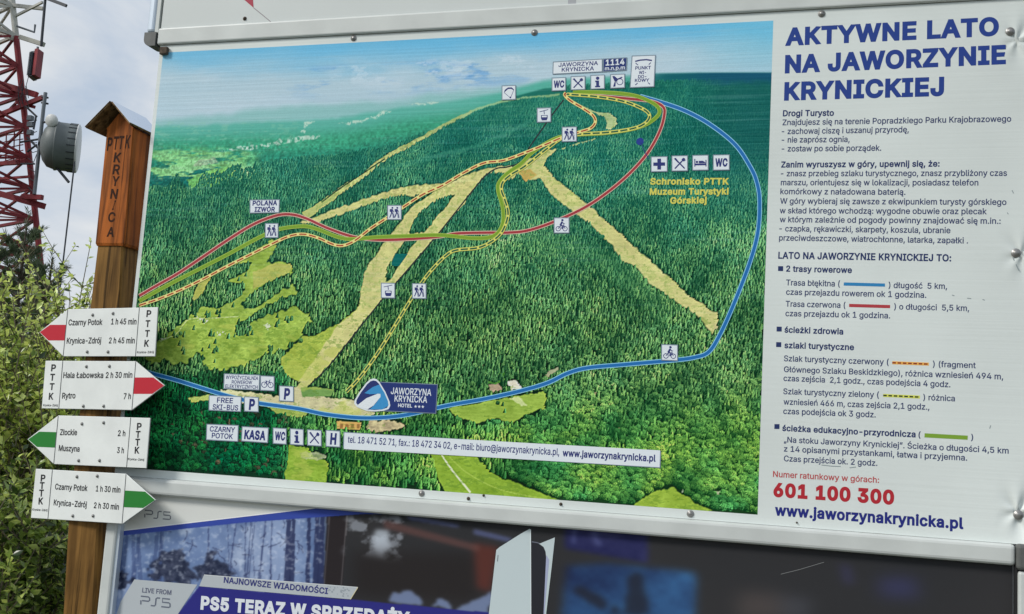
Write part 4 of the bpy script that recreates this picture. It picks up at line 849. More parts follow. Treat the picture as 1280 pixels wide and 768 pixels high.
b = MB(); write(b, BRD, 'www.jaworzynakrynicka.pl', (968.4, 643.9), (1204.3, 661), 13, TW, 0.0008, 0.022); b.build('web_lettering', mapb)
for x, y, r in ((442, 48, .0115), (668, 41, .0118), (1027, 17.4, .0118), (1262.6, 39.5, .0135), (1270, 316.5, .014), (1273, 644, .014), (527, 617, .0108), (863, 642.5, .0115)): screw(mapb, BRS, x, y, 0.0008, r, SCREW, x)
for x, y, r in ((585.5, 623.5, .006), (604.5, 619.5, .0045), (701, 630.5, .0055), (996, 653.5, .003)): screw(mapb, BRS, x, y, 0.0004, r, RUST)
b = MB(); u, v = (float(q) for q in BRD.uv(206.5, 63.5, 0.01)); b.bevel_box((u-0.018, -0.016, v-0.018), (u+0.016, -0.0005, v+0.012), RUST, 0.004, 2); b.build('corner_clamp', mapb)
SC = ink(128, 138, 140)                  # scratches and scuffs on the sheet
for q in ([(1190, 369), (1193, 370)], [(1209, 373), (1214, 373.6)], [(1228, 374.5), (1231, 375.5)], [(1265, 238), (1267, 242)], [(1259, 266), (1260.5, 268)], [(1266, 322), (1271, 333), (1274, 339)], [(1237, 536), (1238.5, 532)], [(1027, 581.5), (1040, 583), (1051, 583.4)], [(1062, 585), (1070, 584)]): b = MB(); ribbon(b, BRD, q, 1.1, 0.0007, SC); b.build('scratch_mark', mapb)

# poster lettering, emblem, console
def games_logo(b, x, y, w, h, m, d):               # thin squared letters P S 5
    q = lambda a, c: (x+a*w, y+c*h+slope(x, y)*a*w); t = h*0.16
    for st in ([(0.0, 0.0), (0.26, 0.0), (0.30, 0.12), (0.30, 0.40), (0.26, 0.52), (0.04, 0.52)], [(0.0, 0.5), (0.0, 1.0)], [(0.66, 0.0), (0.56, 0.0), (0.52, 0.12), (0.50, 0.88), (0.46, 1.0), (0.34, 1.0)],
               [(1.0, 0.0), (0.74, 0.0), (0.74, 0.45), (0.96, 0.45), (1.0, 0.55), (1.0, 0.9), (0.96, 1.0), (0.70, 1.0)]):
        ribbon(b, PO, [q(*p) for p in st], t, d, m); d += 0.00004
poster_panel0 = lambda name, quad, m, d: (lambda b: (b.flat(PO, pxpoly(PO, quad, d), d, m), b.build(name, post_b))[1])(MB())
poster_panel0('blue_band', [(140.5, 671), (140.5, 665.5), (147, 664.5), (300, 646), (405, 633.5), (500, 640), (476, 642.5), (455, 642.5), (382, 647.5), (300, 653.5), (147, 670)], ink(46, 66, 148), 0.0003)
poster_panel0('head_strip', [(140.5, 665), (147, 664.2), (300, 646.2), (405, 634), (416, 622), (143, 605)], ink(196, 198, 194), 0.0005)
b = MB(); ribbon(b, PO, [(141, 664.9), (147, 664.2), (225, 655), (300, 646.2), (405, 634)], 1.2, 0.0007, ink(222, 226, 228)); b.build('head_strip_edge', post_b)
b = MB(); games_logo(b, 181, 638, 32, 9, ink(104, 108, 114), 0.0006); b.build('logo_lettering', post_b)
SIL = ink(164, 170, 174); SILD = ink(138, 146, 152); NVT = ink(52, 56, 110)
def poster_panel(name, quad, m, d): 
    b = MB(); b.flat(PO, pxpoly(PO, quad, d), d, m); return b.build(name, post_b)
p1 = poster_panel('silver_panel', [(168, 724.5), (246.6, 731), (221, 770), (190, 790), (138, 790), (151, 752)], SIL, 0.0008)
b = MB(); write(b, PO, 'LIVE FROM', (177.6, 740.6), (214, 743.8), 5.8, ink(84, 88, 108), 0.0012, 0.008); games_logo(b, 176, 745.4, 36.5, 10.4, ink(92, 98, 112), 0.0012); b.build('lettering', p1)
p2 = poster_panel('silver_ribbon', [(255, 718.8), (447.2, 734.4), (438, 749.4), (249, 733)], SIL, 0.0008)
b = MB(); write(b, PO, 'NAJNOWSZE WIADOMOŚCI', (279.5, 728.4), (409.6, 742.6), 7.2, NVT, 0.0012, 0.012)
b.build('lettering', p2)
b = MB(); ribbon(b, PO, [(447.2, 734.4), (438, 749.4)], 1.0, 0.0011, ink(190, 182, 150)); ribbon(b, PO, [(255, 718.8), (447.2, 734.4)], 0.8, 0.0010, ink(196, 200, 202))
for i in range(26):
    x = random.uniform(408, 440); y = 731.5+(x-408)*0.082+random.uniform(1, 12); r = random.uniform(0.5, 1.4)
    if y > 748 or x > 440+(742-y)*0.3: continue
    b.flat(PO, pxpoly(PO, [(x+r*math.cos(k*1.2566), y+r*math.sin(k*1.2566)) for k in range(5)], .0010), 0.0010+i*0.00001, SILD)
b.build('silver_speckle', p2)
b = MB(); write(b, PO, 'PS5 TERAZ W SPRZEDAŻY', (250.5, 761), (512, 782), 15.6, ink(202, 206, 212), 0.0008, 0.032); b.build('headline_lettering', post_b)
WH = ink(176, 188, 190); WH2 = ink(150, 156, 182); BLK = ink(33, 33, 40)
cons = poster_panel('console_picture', [(664, 677), (672, 678.4), (679, 682), (683, 690), (684, 700), (679, 860), (650, 860)], BLK, 0.0008)
for nm, q, m, d in (('white_fin', [(674, 680), (693.6, 672), (690, 705), (682.6, 768), (672, 860), (668, 860), (679.6, 768), (683, 700), (682, 690), (679.5, 684)], WH, 0.0010), ('shaded_fin', [(682.8, 694), (686.5, 700), (680.4, 768), (674, 830), (679.4, 768)], WH2, 0.0012), ('white_fin', [(662, 661.2), (663.2, 662.5), (663.4, 768), (660, 860), (600, 860), (611, 768), (620.4, 687.6), (624, 684.4), (650, 668)], WH, 0.0014)):
    b = MB(); b.flat(PO, pxpoly(PO, q, d), d, m); b.build(nm, cons)
b = MB(); ribbon(b, PO, [(663.2, 662), (663.6, 768), (661, 850)], 0.9, 0.0018, ink(206, 214, 216)); ribbon(b, PO, [(622.6, 694), (622.2, 698), (621.8, 702)], 0.8, 0.0018, ink(80, 88, 96)); ribbon(b, PO, [(664.5, 677.4), (672, 678.6), (679, 682), (682.6, 689)], 1.3, 0.0009, ink(92, 96, 108)); b.build('console_edge', cons)
b = MB(); ribbon(b, PO, [(976, 718), (1000, 712), (1030, 703)], 0.7, 0.0006, ink(110, 112, 112)); b.build('scratch_line', post_b)
# ------------------------------------------------------------------ wooden guide post with its arrow signs
PW = Plane(0, -0.030)                            # front face of the shaft
ST = Plane(ray(105, 500, -0.030)[0], -0.030, R(-5.7))   # back of the arrow signs, turned a little towards the path
def wood(name, c, dark, sc_=1.0):
    m = bpy.data.materials.new(name); m.use_nodes = True; t = m.node_tree; b = t.nodes['Principled BSDF']; n = t.nodes.new; l = t.links.new
    g = n('ShaderNodeNewGeometry'); q = n('ShaderNodeMapping'); q.inputs['Scale'].default_value = (26*sc_, 26*sc_, 1.6*sc_)
    a = n('ShaderNodeTexNoise'); a.inputs['Scale'].default_value = 2; a.inputs['Detail'].default_value = 8; a.inputs['Distortion'].default_value = 0.6
    k = n('ShaderNodeTexNoise'); k.inputs['Scale'].default_value = 5; k.inputs['Detail'].default_value = 5
    r = n('ShaderNodeValToRGB'); r.color_ramp.elements[0].position = 0.36; r.color_ramp.elements[0].color = dark; r.color_ramp.elements[1].position = 0.62; r.color_ramp.elements[1].color = c
    mr = n('ShaderNodeMapRange'); mr.inputs['From Min'].default_value = 0.3; mr.inputs['From Max'].default_value = 0.7; mr.inputs['To Min'].default_value = 0.65; mr.inputs['To Max'].default_value = 1.12
    x = n('ShaderNodeMix'); x.data_type = 'RGBA'; x.blend_type = 'MULTIPLY'; x.inputs['Factor'].default_value = 1
    u = n('ShaderNodeBump'); u.inputs['Strength'].default_value = 0.35; u.inputs['Distance'].default_value = 0.004
    l(g.outputs['Position'], q.inputs['Vector']); l(q.outputs['Vector'], a.inputs['Vector']); l(g.outputs['Position'], k.inputs['Vector']); l(a.outputs['Fac'], r.inputs['Fac']); l(k.outputs['Fac'], mr.inputs['Value'])
    l(r.outputs['Color'], x.inputs['A']); l(mr.outputs['Result'], x.inputs['B']); l(x.outputs['Result'], b.inputs['Base Color']); l(a.outputs['Fac'], u.inputs['Height']); l(u.outputs['Normal'], b.inputs['Normal'])
    q2 = n('ShaderNodeMapping'); q2.inputs['Scale'].default_value = (55*sc_, 55*sc_, 2.0*sc_); a2 = n('ShaderNodeTexNoise'); a2.inputs['Scale'].default_value = 1; a2.inputs['Detail'].default_value = 4
    r2 = n('ShaderNodeMapRange'); r2.inputs['From Min'].default_value = 0.60; r2.inputs['From Max'].default_value = 0.67; r2.inputs['To Min'].default_value = 1; r2.inputs['To Max'].default_value = 0.35
    x2 = n('ShaderNodeMix'); x2.data_type = 'RGBA'; x2.blend_type = 'MULTIPLY'; x2.inputs['Factor'].default_value = 1      # drying cracks along the grain
    l(g.outputs['Position'], q2.inputs['Vector']); l(q2.outputs['Vector'], a2.inputs['Vector']); l(a2.outputs['Fac'], r2.inputs['Value']); l(x.outputs['Result'], x2.inputs['A']); l(r2.outputs['Result'], x2.inputs['B']); l(x2.outputs['Result'], b.inputs['Base Color'])
    b.inputs['Roughness'].default_value = 0.62; b.inputs['Specular IOR Level'].default_value = 0.12
    return m
W_BLOCK = wood('stained_wood_block', C3(168, 94, 40), C3(108, 60, 26)); W_SHAFT = wood('stained_wood_shaft', C3(130, 96, 50), C3(92, 66, 32)); W_CARVE = mat('carved_groove', C3(48, 24, 11), 0.9, noise=(60, 0.4))
TIN = mat('roof_tin', (0.95, 0.95, 0.96, 1), 0.12, 1.0, 0.6, noise=(8, 0.03)); TINB = wood('roof_board', C3(128, 104, 72), C3(84, 64, 42))
gp_ = thing('guide_post', 'brown wooden post with gabled tin cap and carved lettering, left of the map board', 'post', (-2.62, -0.03, 0))
def lumber(secs, m, bev=0.006):                  # secs: (z, left, right, front y, back y), bevelled long edges
    b = MB(); vs = []; n = 8
    for z, l_, r_, yf, yb in secs: vs += [(l_+bev, yf, z), (r_-bev, yf, z), (r_, yf+bev, z), (r_, yb-bev, z), (r_-bev, yb, z), (l_+bev, yb, z), (l_, yb-bev, z), (l_, yf+bev, z)]
    k = len(secs); b.add(vs, [(i*n+j, i*n+(j+1) % n, (i+1)*n+(j+1) % n, (i+1)*n+j) for i in range(k-1) for j in range(n)] + [tuple(range(n-1, -1, -1)), tuple((k-1)*n+j for j in range(n))], m)
    return b
def at(px, py, d=0.0): u, v = PW.uv(px, py, d); return float(u), float(v)
S = []
for l_, r_ in (((78, 768), (116.5, 768)), ((84.8, 650), (122.6, 650)), ((112, 384), (149.6, 384)), ((121.4, 306), (153, 306))):
    a = at(*l_); c = at(*r_); S.append(((a[1]+c[1])/2, a[0], c[0]))
secs = [(-0.3, S[0][1]-0.004, S[0][2]-0.004, -0.03, 0.095)] + [(z, a, c, -0.03, 0.095) for z, a, c in S]
lumber(secs, W_SHAFT).build('shaft', gp_)
a0, a1 = at(118, 307.5, .008), at(155.4, 308, .008); t0, t1 = at(132, 170, .008), at(167.4, 159, .008)
zb = (a0[1]+a1[1])/2+0.002; zt = t1[1]-0.005
lumber([(zb, a0[0]+0.004, a1[0]-0.004, -0.034, 0.095), (zb+0.01, a0[0], a1[0], -0.038, 0.1), (zt, t0[0], t1[0], -0.038, 0.1)], W_BLOCK, 0.005).build('head_block', gp_)
ap = at(146, 140.6, .008)                        # gable infill
b = MB(); gl = [(t0[0], zt), (t1[0], zt), (ap[0]+0.012, ap[1]-0.004)]
b.add([(u, -0.038, z) for u, z in gl] + [(u, 0.1, z) for u, z in gl], [(0, 1, 2), (5, 4, 3), (0, 3, 4, 1), (1, 4, 5, 2), (2, 5, 3, 0)], W_BLOCK); b.build('gable', gp_)
dF = 0.055; pk, el, er = at(139, 128, dF), at(107.5, 160.3, dF), at(161.4, 155, dF)
cap_o = None
for nm, e, m1 in (('roof_slope', el, TINB), ('roof_slope', er, TINB)):
    b = MB(); p = np.array(pk); q = np.array(e); dv = (q-p)/np.linalg.norm(q-p); nn = np.array([-dv[1], dv[0]]); nn = nn if nn[1] > 0 else -nn
    yF, yB = -0.03-dF, 0.125; th = 0.006
    A = [(p[0], p[1]), (q[0], q[1])]; Bq = [(p[0]+nn[0]*th, p[1]+nn[1]*th), (q[0]+nn[0]*th, q[1]+nn[1]*th)]
    vs = [(x, y, z) for y in (yF, yB) for x, z in A+Bq]
    b.add(vs, [(0, 1, 5, 4), (0, 2, 3, 1), (4, 5, 7, 6), (1, 3, 7, 5), (0, 4, 6, 2)], m1)
    s_ = b.build(nm, gp_)
    b = MB(); th2 = 0.0015
    up_ = [(x+nn[0]*th2, z+nn[1]*th2) for x, z in Bq]; vs = [(x, y, z) for y in (yF-0.004, yB+0.004) for x, z in [(u+nn[0]*0.0003, w_+nn[1]*0.0003) for u, w_ in Bq]+up_]
    b.add(vs, [(0, 1, 5, 4), (2, 6, 7, 3), (0, 2, 3, 1), (4, 5, 7, 6), (1, 3, 7, 5), (0, 4, 6, 2)], TIN); b.build('tin_sheet', s_)
GD = 0.0086
for ch, x, y in (('P', 136.2, 188), ('T', 143.8, 186.6), ('T', 150.4, 186), ('K', 158.8, 185)): b = MB(); write(b, PW, ch, (x-2.9, y), (x+3.1, y), 15.5, W_CARVE, GD, 0.010); b.build('carved_letter', gp_)
for ch, x, y in (('K', 146, 202.5), ('R', 144.8, 217.5), ('Y', 143.6, 232), ('N', 141.8, 248), ('I', 140.8, 262), ('C', 138.8, 277), ('A', 137.6, 295.5)): b = MB(); write(b, PW, ch, (x-(4.4 if ch != 'I' else 0.8), y), (x+(4.4 if ch != 'I' else 0.8), y+0.4), 11.5, W_CARVE, GD, 0.012); b.build('carved_letter', gp_)

SIGNW = mat('sign_white', C3(208, 211, 208), 0.4, 0, 0.4, noise=(9, 0.08, 9)); SIGNE = mat('sign_edge', C3(120, 122, 120), 0.5)
S_RED = ink(172, 34, 48); S_GRN = ink(36, 112, 44); S_BLK = ink(40, 40, 42)
def arrow_sign(label, poly, divs, stripe, scol, texts, letters, small, screws):
    base = ST.px(*poly[1], 0.0)
    t = thing('arrow_sign', label, 'trail sign', base, 'arrow signs on the wooden post')
    D0, D1 = 0.010, 0.0155
    b = MB(); pp = pxpoly(ST, poly, D1); n = len(pp); ar = sum(pp[i][0]*pp[(i+1) % n][1]-pp[(i+1) % n][0]*pp[i][1] for i in range(n))
    if ar < 0: pp = pp[::-1]
    cx = sum(p[0] for p in pp)/n; cy = sum(p[1] for p in pp)/n
    ins = [(cx+(x-cx)*0.993, cy+(y-cy)*0.985) for x, y in pp]
    vs = [ST.pt(x, y, D1) for x, y in ins] + [ST.pt(x, y, D1-0.0012) for x, y in pp] + [ST.pt(x, y, D0) for x, y in pp]
    b.add(vs, [tuple(range(n))], SIGNW); b.add(vs, [(i, n+i, n+(i+1) % n, (i+1) % n) for i in range(n)], SIGNW)
    b.add(vs, [(n+i, 2*n+i, 2*n+(i+1) % n, n+(i+1) % n) for i in range(n)] + [tuple(range(3*n-1, 2*n-1, -1))], SIGNE); b.build('plate', t)
    b = MB(); b.flat(ST, pxpoly(ST, stripe, D1+.0004), D1+.0004, scol); b.build('colour_band', t)
    for a, z in divs: b = MB(); ribbon(b, ST, [a, ((a[0]+z[0])/2, (a[1]+z[1])/2), z], 0.75, D1+.0006, ink(70, 72, 74)); b.build('divider_line', t)
    for s_, a, z in texts: b = MB(); write(b, ST, s_, a, z, 7.2, S_BLK, D1+.0005, 0.006); b.build('time_lettering' if s_[0].isdigit() else 'destination_lettering', t)
    b = MB()
    for ch, (x, y) in zip('PTTK', letters): write(b, ST, ch, (x-2.9, y+4), (x+2.9, y+4), 8, S_BLK, D1+.0005, 0.016)
    write(b, ST, 'Krynica-Zdrój', small[0], small[1], 2.7, S_BLK, D1+.0005, 0.0); b.build('club_lettering', t)
    for i, (x, y) in enumerate(screws): screw(t, ST, x, y, D1+.0002, 0.0064, SCREW, i)
f1 = lambda L: [(30+x/5.12, 375+y/5.12) for x, y in L]; f2 = lambda L: [(30+x/4.8, 505+y/4.8) for x, y in L]
def tx(f, rows): return [(s_, *f([a, z])) for s_, a, z in rows]
arrow_sign('white arrow sign pointing left with red tip, topmost on the post', f1([(97, 207), (280, 60), (857, 47), (838, 362), (250, 362)]), [f1([(280, 61), (250, 361)]), f1([(738, 51), (713, 361)])], f1([(167, 160), (268, 160), (263, 260), (157, 260), (101, 207)]), S_RED,
    tx(f1, [('Czarny Potok', (283, 163), (501, 160)), ('1 h 45 min', (556, 157), (718, 157)), ('Krynica-Zdrój', (272, 280), (492, 278)), ('2 h 45 min', (542, 278), (707, 278))]), f1([(797, 88), (790, 152), (787, 215), (783, 278)]), f1([(722, 342), (830, 341)]), f1([(440, 97), (570, 87), (405, 333), (538, 333)]))
arrow_sign('white arrow sign pointing right with red tip, reading Hala Łabowska and Rytro', f1([(137, 390), (715, 393), (900, 548), (690, 706), (112, 695)]), [f1([(248, 391), (222, 698)]), f1([(715, 394), (690, 704)])], f1([(705, 497), (828, 497), (896, 548), (820, 602), (697, 602)]), S_RED,
    tx(f1, [('Hala Łabowska', (250, 500), (506, 500)), ('2 h 30 min', (522, 500), (692, 498)), ('Rytro', (243, 632), (328, 630)), ('7 h', (637, 635), (683, 634))]), f1([(187, 435), (180, 495), (177, 555), (172, 617)]), f1([(122, 681), (215, 682)]), f1([(400, 427), (547, 425), (380, 680), (510, 680)]))
arrow_sign('white arrow sign pointing left with green tip, reading Złockie and Muszyna', f2([(20, 213), (205, 70), (757, 85), (733, 387), (178, 362)]), [f2([(205, 72), (178, 361)]), f2([(640, 83), (615, 381)])], f2([(91, 167), (193, 170), (185, 263), (77, 258), (25, 213)]), S_GRN,
    tx(f2, [('Złockie', (215, 187), (317, 188)), ('2 h', (562, 193), (607, 194)), ('Muszyna', (207, 282), (332, 287)), ('3 h', (557, 295), (598, 296))]), f2([(690, 135), (683, 183), (680, 230), (677, 278)]), f2([(623, 337), (720, 342)]), f2([(348, 120), (478, 113), (328, 340), (453, 340)]))
arrow_sign('white arrow sign pointing right with green tip, lowest on the post', f2([(70, 390), (612, 420), (790, 577), (592, 720), (40, 685)]), [f2([(170, 396), (143, 690)]), f2([(612, 421), (588, 718)])], f2([(602, 520), (727, 527), (786, 577), (715, 625), (595, 620)]), S_GRN,
    tx(f2, [('Czarny Potok', (185, 513), (380, 523)), ('1 h 30 min', (430, 525), (577, 533)), ('Krynica-Zdrój', (177, 608), (375, 622)), ('2 h 30 min', (418, 625), (568, 635))]), f2([(113, 445), (107, 490), (103, 535), (100, 583)]), f2([(50, 640), (140, 645)]), f2([(318, 437), (440, 433), (293, 672), (415, 672)]))
# ------------------------------------------------------------------ lattice mast behind the trees, with its dish and radio unit
TY = 19.0
TRED = mat('mast_red', (0.25, 0.022, 0.03, 1), 0.5, noise=(3, 0.35, 6)); TWHT = mat('mast_white', (0.55, 0.54, 0.49, 1), 0.5, noise=(3, 0.25, 6)); TGRY = mat('mast_steel', (0.16, 0.18, 0.20, 1), 0.5, 0.4, noise=(4, 0.2)); TDRK = mat('mast_dark', (0.05, 0.055, 0.065, 1), 0.5, 0.2, noise=(6, 0.3)); TBEI = mat('mast_channel', (0.40, 0.40, 0.35, 1), 0.55, noise=(5, 0.2))
A0, A1 = ray(20, 45, TY), ray(36, 262, TY); LS = (A1.x-A0.x)/(A0.z-A1.z); hw0 = 1.35; E1 = Vector((0.93, 0.36, 0)); E2 = Vector((-0.36, 0.93, 0)); cxT = A0.x-hw0*E1.x; cyT = TY-hw0*E1.y
def hw(z): return max(0.35, hw0 + (A0.z-z)*LS*0.96)
def leg(i, z): s = ((1, -1), (1, 1), (-1, 1), (-1, -1))[i]; h = hw(z); return Vector((cxT, cyT, z)) + (E1, E2, -E1, -E2)[i]*h
mast = thing('lattice_mast', 'red and white steel lattice mast rising behind the trees at the left edge', 'mast', (cxT, cyT, 0))
zs = [A0.z + 0.80*k for k in range(-13, 6)]; zs = [0.0] + [z for z in zs if z > 0.4]
ztop = zs[-1]
for i in range(4):
    for za, zb_, m in ((-0.3, A0.z-0.02, TRED), (A0.z-0.02, ztop, TWHT)):
        b = MB(); b.tube([leg(i, za), leg(i, zb_)], 0.078, m, 10); b.build('leg', mast)
for k in range(len(zs)-1):
    m = TRED if zs[k] < A0.z-0.3 else TWHT
    b = MB()
    for i in range(4):
        j = (i+1) % 4; b.bar(leg(i, zs[k]), leg(j, zs[k]), 0.075, 0.075, m); b.bar(leg(i, zs[k]), leg(j, zs[k+1]), 0.055, 0.055, m); b.bar(leg(j, zs[k]), leg(i, zs[k+1]), 0.055, 0.055, m)
    if k % 2 == 0: b.bar(leg(0, zs[k]), leg(2, zs[k]), 0.03, 0.03, m); b.bar(leg(1, zs[k]), leg(3, zs[k]), 0.03, 0.03, m)
    b.build('bracing', mast)
T = lambda x, y, dy=0.0: ray(x, y, TY+dy)
def beam(name, p, w_, h_, m):
    b = MB(); b.bar(p[0], p[1], w_, h_, m); return b.build(name, mast)
beam('outrigger', (T(-30, 96, -.12), T(46, 119, -.12)), 0.10, 0.15, TRED); beam('outrigger', (T(-20, 152, -.1), T(54, 122, -.2)), 0.09, 0.11, TRED); beam('outrigger', (T(20, 128, 0), T(43, 134, -.1)), 0.07, 0.08, TRED)
beam('outrigger', (T(-30, 234, -.1), T(55, 258, -.1)), 0.12, 0.15, TRED); beam('outrigger', (T(28, 246, -.3), T(53, 247, -.3)), 0.10, 0.12, TRED)
beam('outrigger', (T(-20, 206, 0.2), T(33, 203, -.1)), 0.09, 0.10, TRED); beam('outrigger', (T(-20, 225, 0.2), T(38, 221, -.1)), 0.05, 0.06, TRED)
beam('outrigger', (T(-10, 4, -.1), T(54, 11, -.1)), 0.07, 0.09, TWHT); beam('outrigger', (T(18, 21, -.05), T(53, 3, -.3)), 0.05, 0.06, TWHT); beam('outrigger', (T(-20, 36, -.1), T(16, 48, -.1)), 0.08, 0.11, TWHT)
beam('channel', (T(25, 46.5, -.3), T(55, 56, -.3)), 0.08, 0.11, TBEI)
beam('antenna_arm', (T(58, -2, -.35), T(83, 7.5, -.35)), 0.06, 0.075, TDRK)
b = MB(); b.tube([T(57.5, -40, -.35), T(56.5, 0, -.35), T(51.5, 58, -.35)], 0.034, TDRK, 10); b.build('antenna_pole', mast)
b = MB(); b.tube([T(21, 33, -.1), T(43, 40.5, -.1), T(44, 31, -.1)], 0.026, TGRY, 8); b.build('bracket_arm', mast)
b = MB(); b.tube([T(57, 116, -.35), T(54.5, 135, -.35), T(43, 243, -.35)], 0.046, TGRY, 12); b.build('dish_pole', mast)
for p, q in (((26, 205), (43, 205)), ((25, 178), (50, 174)), ((52, 121), (60, 122.5)), ((52, 128.5), (60, 130)), ((32, 133), (46, 146)), ((45, 146), (42, 162)), ((34, 172), (48, 186)), ((34, 190), (46, 181))):
    b = MB(); b.tube([T(*p, -.3), T(*q, -.3)], 0.026, TDRK, 7); b.build('bracket_arm', mast)
b = MB()
for k in range(5): b.tube([T(-14, 176+k*8, .35), T(8, 169+k*8, .3), T(29, 167+k*7, .3)], 0.014, TRED, 6)
for x in (-6, 8, 18, 25): b.tube([T(x, 168-(x+6)*0.15, .3), T(x-1, 206, .3)], 0.016, TRED, 6)
b.build('railing', mast)
b = MB()
for k in range(7):
    x = 26+random.uniform(0, 11); y0 = 90+random.uniform(0, 20); b.tube([T(x, y0, -.25), T(x-3+random.uniform(-2, 5), y0+14, -.3), T(x+random.uniform(-3, 6), y0+30, -.25)], 0.009, TDRK, 5)
for k in range(8):
    y0 = 150+k*12; b.tube([T(35, y0, -.2), T(41+random.uniform(-3, 3), y0+5, -.3), T(46, y0+random.uniform(-6, 9), -.32)], 0.010, TDRK, 5)
b.build('cables', mast)
b = MB()
for y in (150, 158, 168): b.box(tuple(T(33, y, -.32)), tuple(T(33, y, -.32)+Vector((0.12+random.random()*.06, 0.12, 0.12))), TGRY)
b.build('cable_box', mast)

# dish: rear cone, shroud with edge clips, white radome
AX = Vector((math.cos(R(34)), math.sin(R(34)), 0)); DC = T(72.5, 183, -.3)
dish = thing('microwave_dish', 'big grey drum shaped microwave dish on a pole beside the red mast', 'dish antenna', DC)
GD_ = mat('dish_grey', (0.15, 0.17, 0.17, 1), 0.5, noise=(2.5, 0.2)); RDM = mat('radome_white', (0.62, 0.63, 0.62, 1), 0.4)
def lathe(prof, m, c=None, ax=None, n=48):
    c = c or DC; ax = ax or AX; a = ax.orthogonal().normalized(); e = ax.cross(a); b = MB(); b.smooth = True; k = len(prof)
    vs = [c + ax*t + (a*math.cos(6.2832*j/n)+e*math.sin(6.2832*j/n))*r for t, r in prof for j in range(n)]
    b.add(vs, [(i*n+j, i*n+(j+1) % n, (i+1)*n+(j+1) % n, (i+1)*n+j) for i in range(k-1) for j in range(n)], m); return b
rD = 0.60
lathe([(-0.40, 0.001), (-0.40, 0.16), (-0.39, 0.2), (-0.33, 0.40), (-0.22, 0.54), (-0.06, rD-0.012), (-0.05, rD-0.012)], GD_).build('reflector_back', dish)
lathe([(-0.052, rD), (-0.05, rD+0.012), (-0.01, rD+0.012), (-0.006, rD), (0.30, rD), (0.44, rD+0.002), (0.445, rD-0.004)], GD_).build('shroud', dish)
lathe([(0.44, rD+0.004), (0.45, rD+0.012), (0.468, rD+0.008), (0.49, rD-0.04), (0.50, 0.3), (0.505, 0.001)], RDM).build('radome', dish)
a_ = AX.orthogonal().normalized(); e_ = AX.cross(a_)
for j in range(22):
    b = MB(); th = 6.2832*j/22; d_ = a_*math.cos(th)+e_*math.sin(th); b.bar(DC+AX*0.25+d_*(rD+0.006), DC+AX*0.44+d_*(rD+0.008), 0.020, 0.012, TDRK, up=d_); b.build('edge_clip', dish)
b = MB(); b.tube([DC+AX*(-0.1)+Vector((0.1, 0, -0.5)), T(86, 228, -.3)], 0.035, TDRK, 8); b.build('side_strut', dish)
b = MB(); b.tube([DC-AX*0.4, T(52, 178, -.35)], 0.07, TDRK, 8); b.tube([T(49, 172, -.37), T(56, 184, -.3)], 0.03, TDRK, 8); b.build('mount', dish)
pc = T(64.5, 151, -.75); small = thing('small_dish', 'small white round antenna just above the rear of the big grey dish', 'dish antenna', pc)
ax2 = Vector((0.15, -1, -0.2)).normalized()
lathe([(-0.16, 0.001), (-0.16, 0.05), (-0.06, 0.14), (-0.02, 0.16), (0.02, 0.16), (0.04, 0.14), (0.05, 0.001)], RDM, pc, ax2, 28).build('radome', small)
b = MB(); b.tube([pc-ax2*0.14, T(55, 153, -.35)], 0.03, TDRK, 8); b.build('mount', small)
b = MB(); b.box(tuple(T(57.5, 170, -.62)), tuple(T(57.5, 170, -.62)+Vector((0.10, 0.10, 0.16))), RDM); b.build('filter_box', small)
# remote radio unit
rc = T(40, 102, -.3); radio = thing('radio_unit', 'red and grey finned radio unit hanging from the mast under a beige channel', 'radio unit', rc)
p = [T(34, 99, -.45), T(42.5, 102, -.5), T(51.5, 93.5, -.2), T(43, 92, -.1)]; hU = 0.68
def skew_box(fr, to, za, zb_, m):
    b = MB(); q = [Vector(v) for v in fr]; b.add([v+Vector((0, 0, za)) for v in q]+[v+Vector((0, 0, zb_)) for v in q], [(3, 2, 1, 0), (4, 5, 6, 7), (0, 1, 5, 4), (1, 2, 6, 5), (2, 3, 7, 6), (3, 0, 4, 7)], m); return b
base_z = min(v.z for v in p); base_z += 0.16; p = [Vector((v.x, v.y, base_z)) for v in p]
skew_box([p[0]*0.45+p[1]*0.55, p[1], p[2], p[2]*0.45+p[3]*0.55], None, 0.02, hU+0.03, TRED).build('red_cover', radio)
skew_box([p[0], p[0]*0.47+p[1]*0.53, p[2]*0.47+p[3]*0.53, p[3]], None, 0.0, hU-0.02, TGRY).build('housing', radio)
b = MB()
for k in range(6):
    q = p[0]*(1-0.09*k)+p[1]*(0.09*k)+Vector((-0.006, -0.022, 0)); b.bar(q+Vector((0, 0, 0.03)), q+Vector((0, 0, hU-0.05)), 0.010, 0.05, TDRK if k % 2 else TGRY)
b.build('cooling_fins', radio)
b = MB(); b.tube([(p[0]+p[2])/2+Vector((0, 0, hU)), (p[0]+p[2])/2+Vector((0, 0, hU+0.14))], 0.03, TGRY, 8); b.build('hanger', radio)
# the thin wire to the right of the dish
wb = MB(); q0 = ray(93, 205, 15.0); q1 = ray(76, 352, 15.0); q2 = q1+(q1-q0)*1.3; up3 = q0+(q0-q1)*0.02
wb.tube([up3, q0, q1, Vector((q2.x, q2.y, -0.1))], 0.016, TDRK, 6); o = wb.build('guy_wire'); tag(o, 'thin dark wire hanging down from below the big dish into the bushes', 'wire')
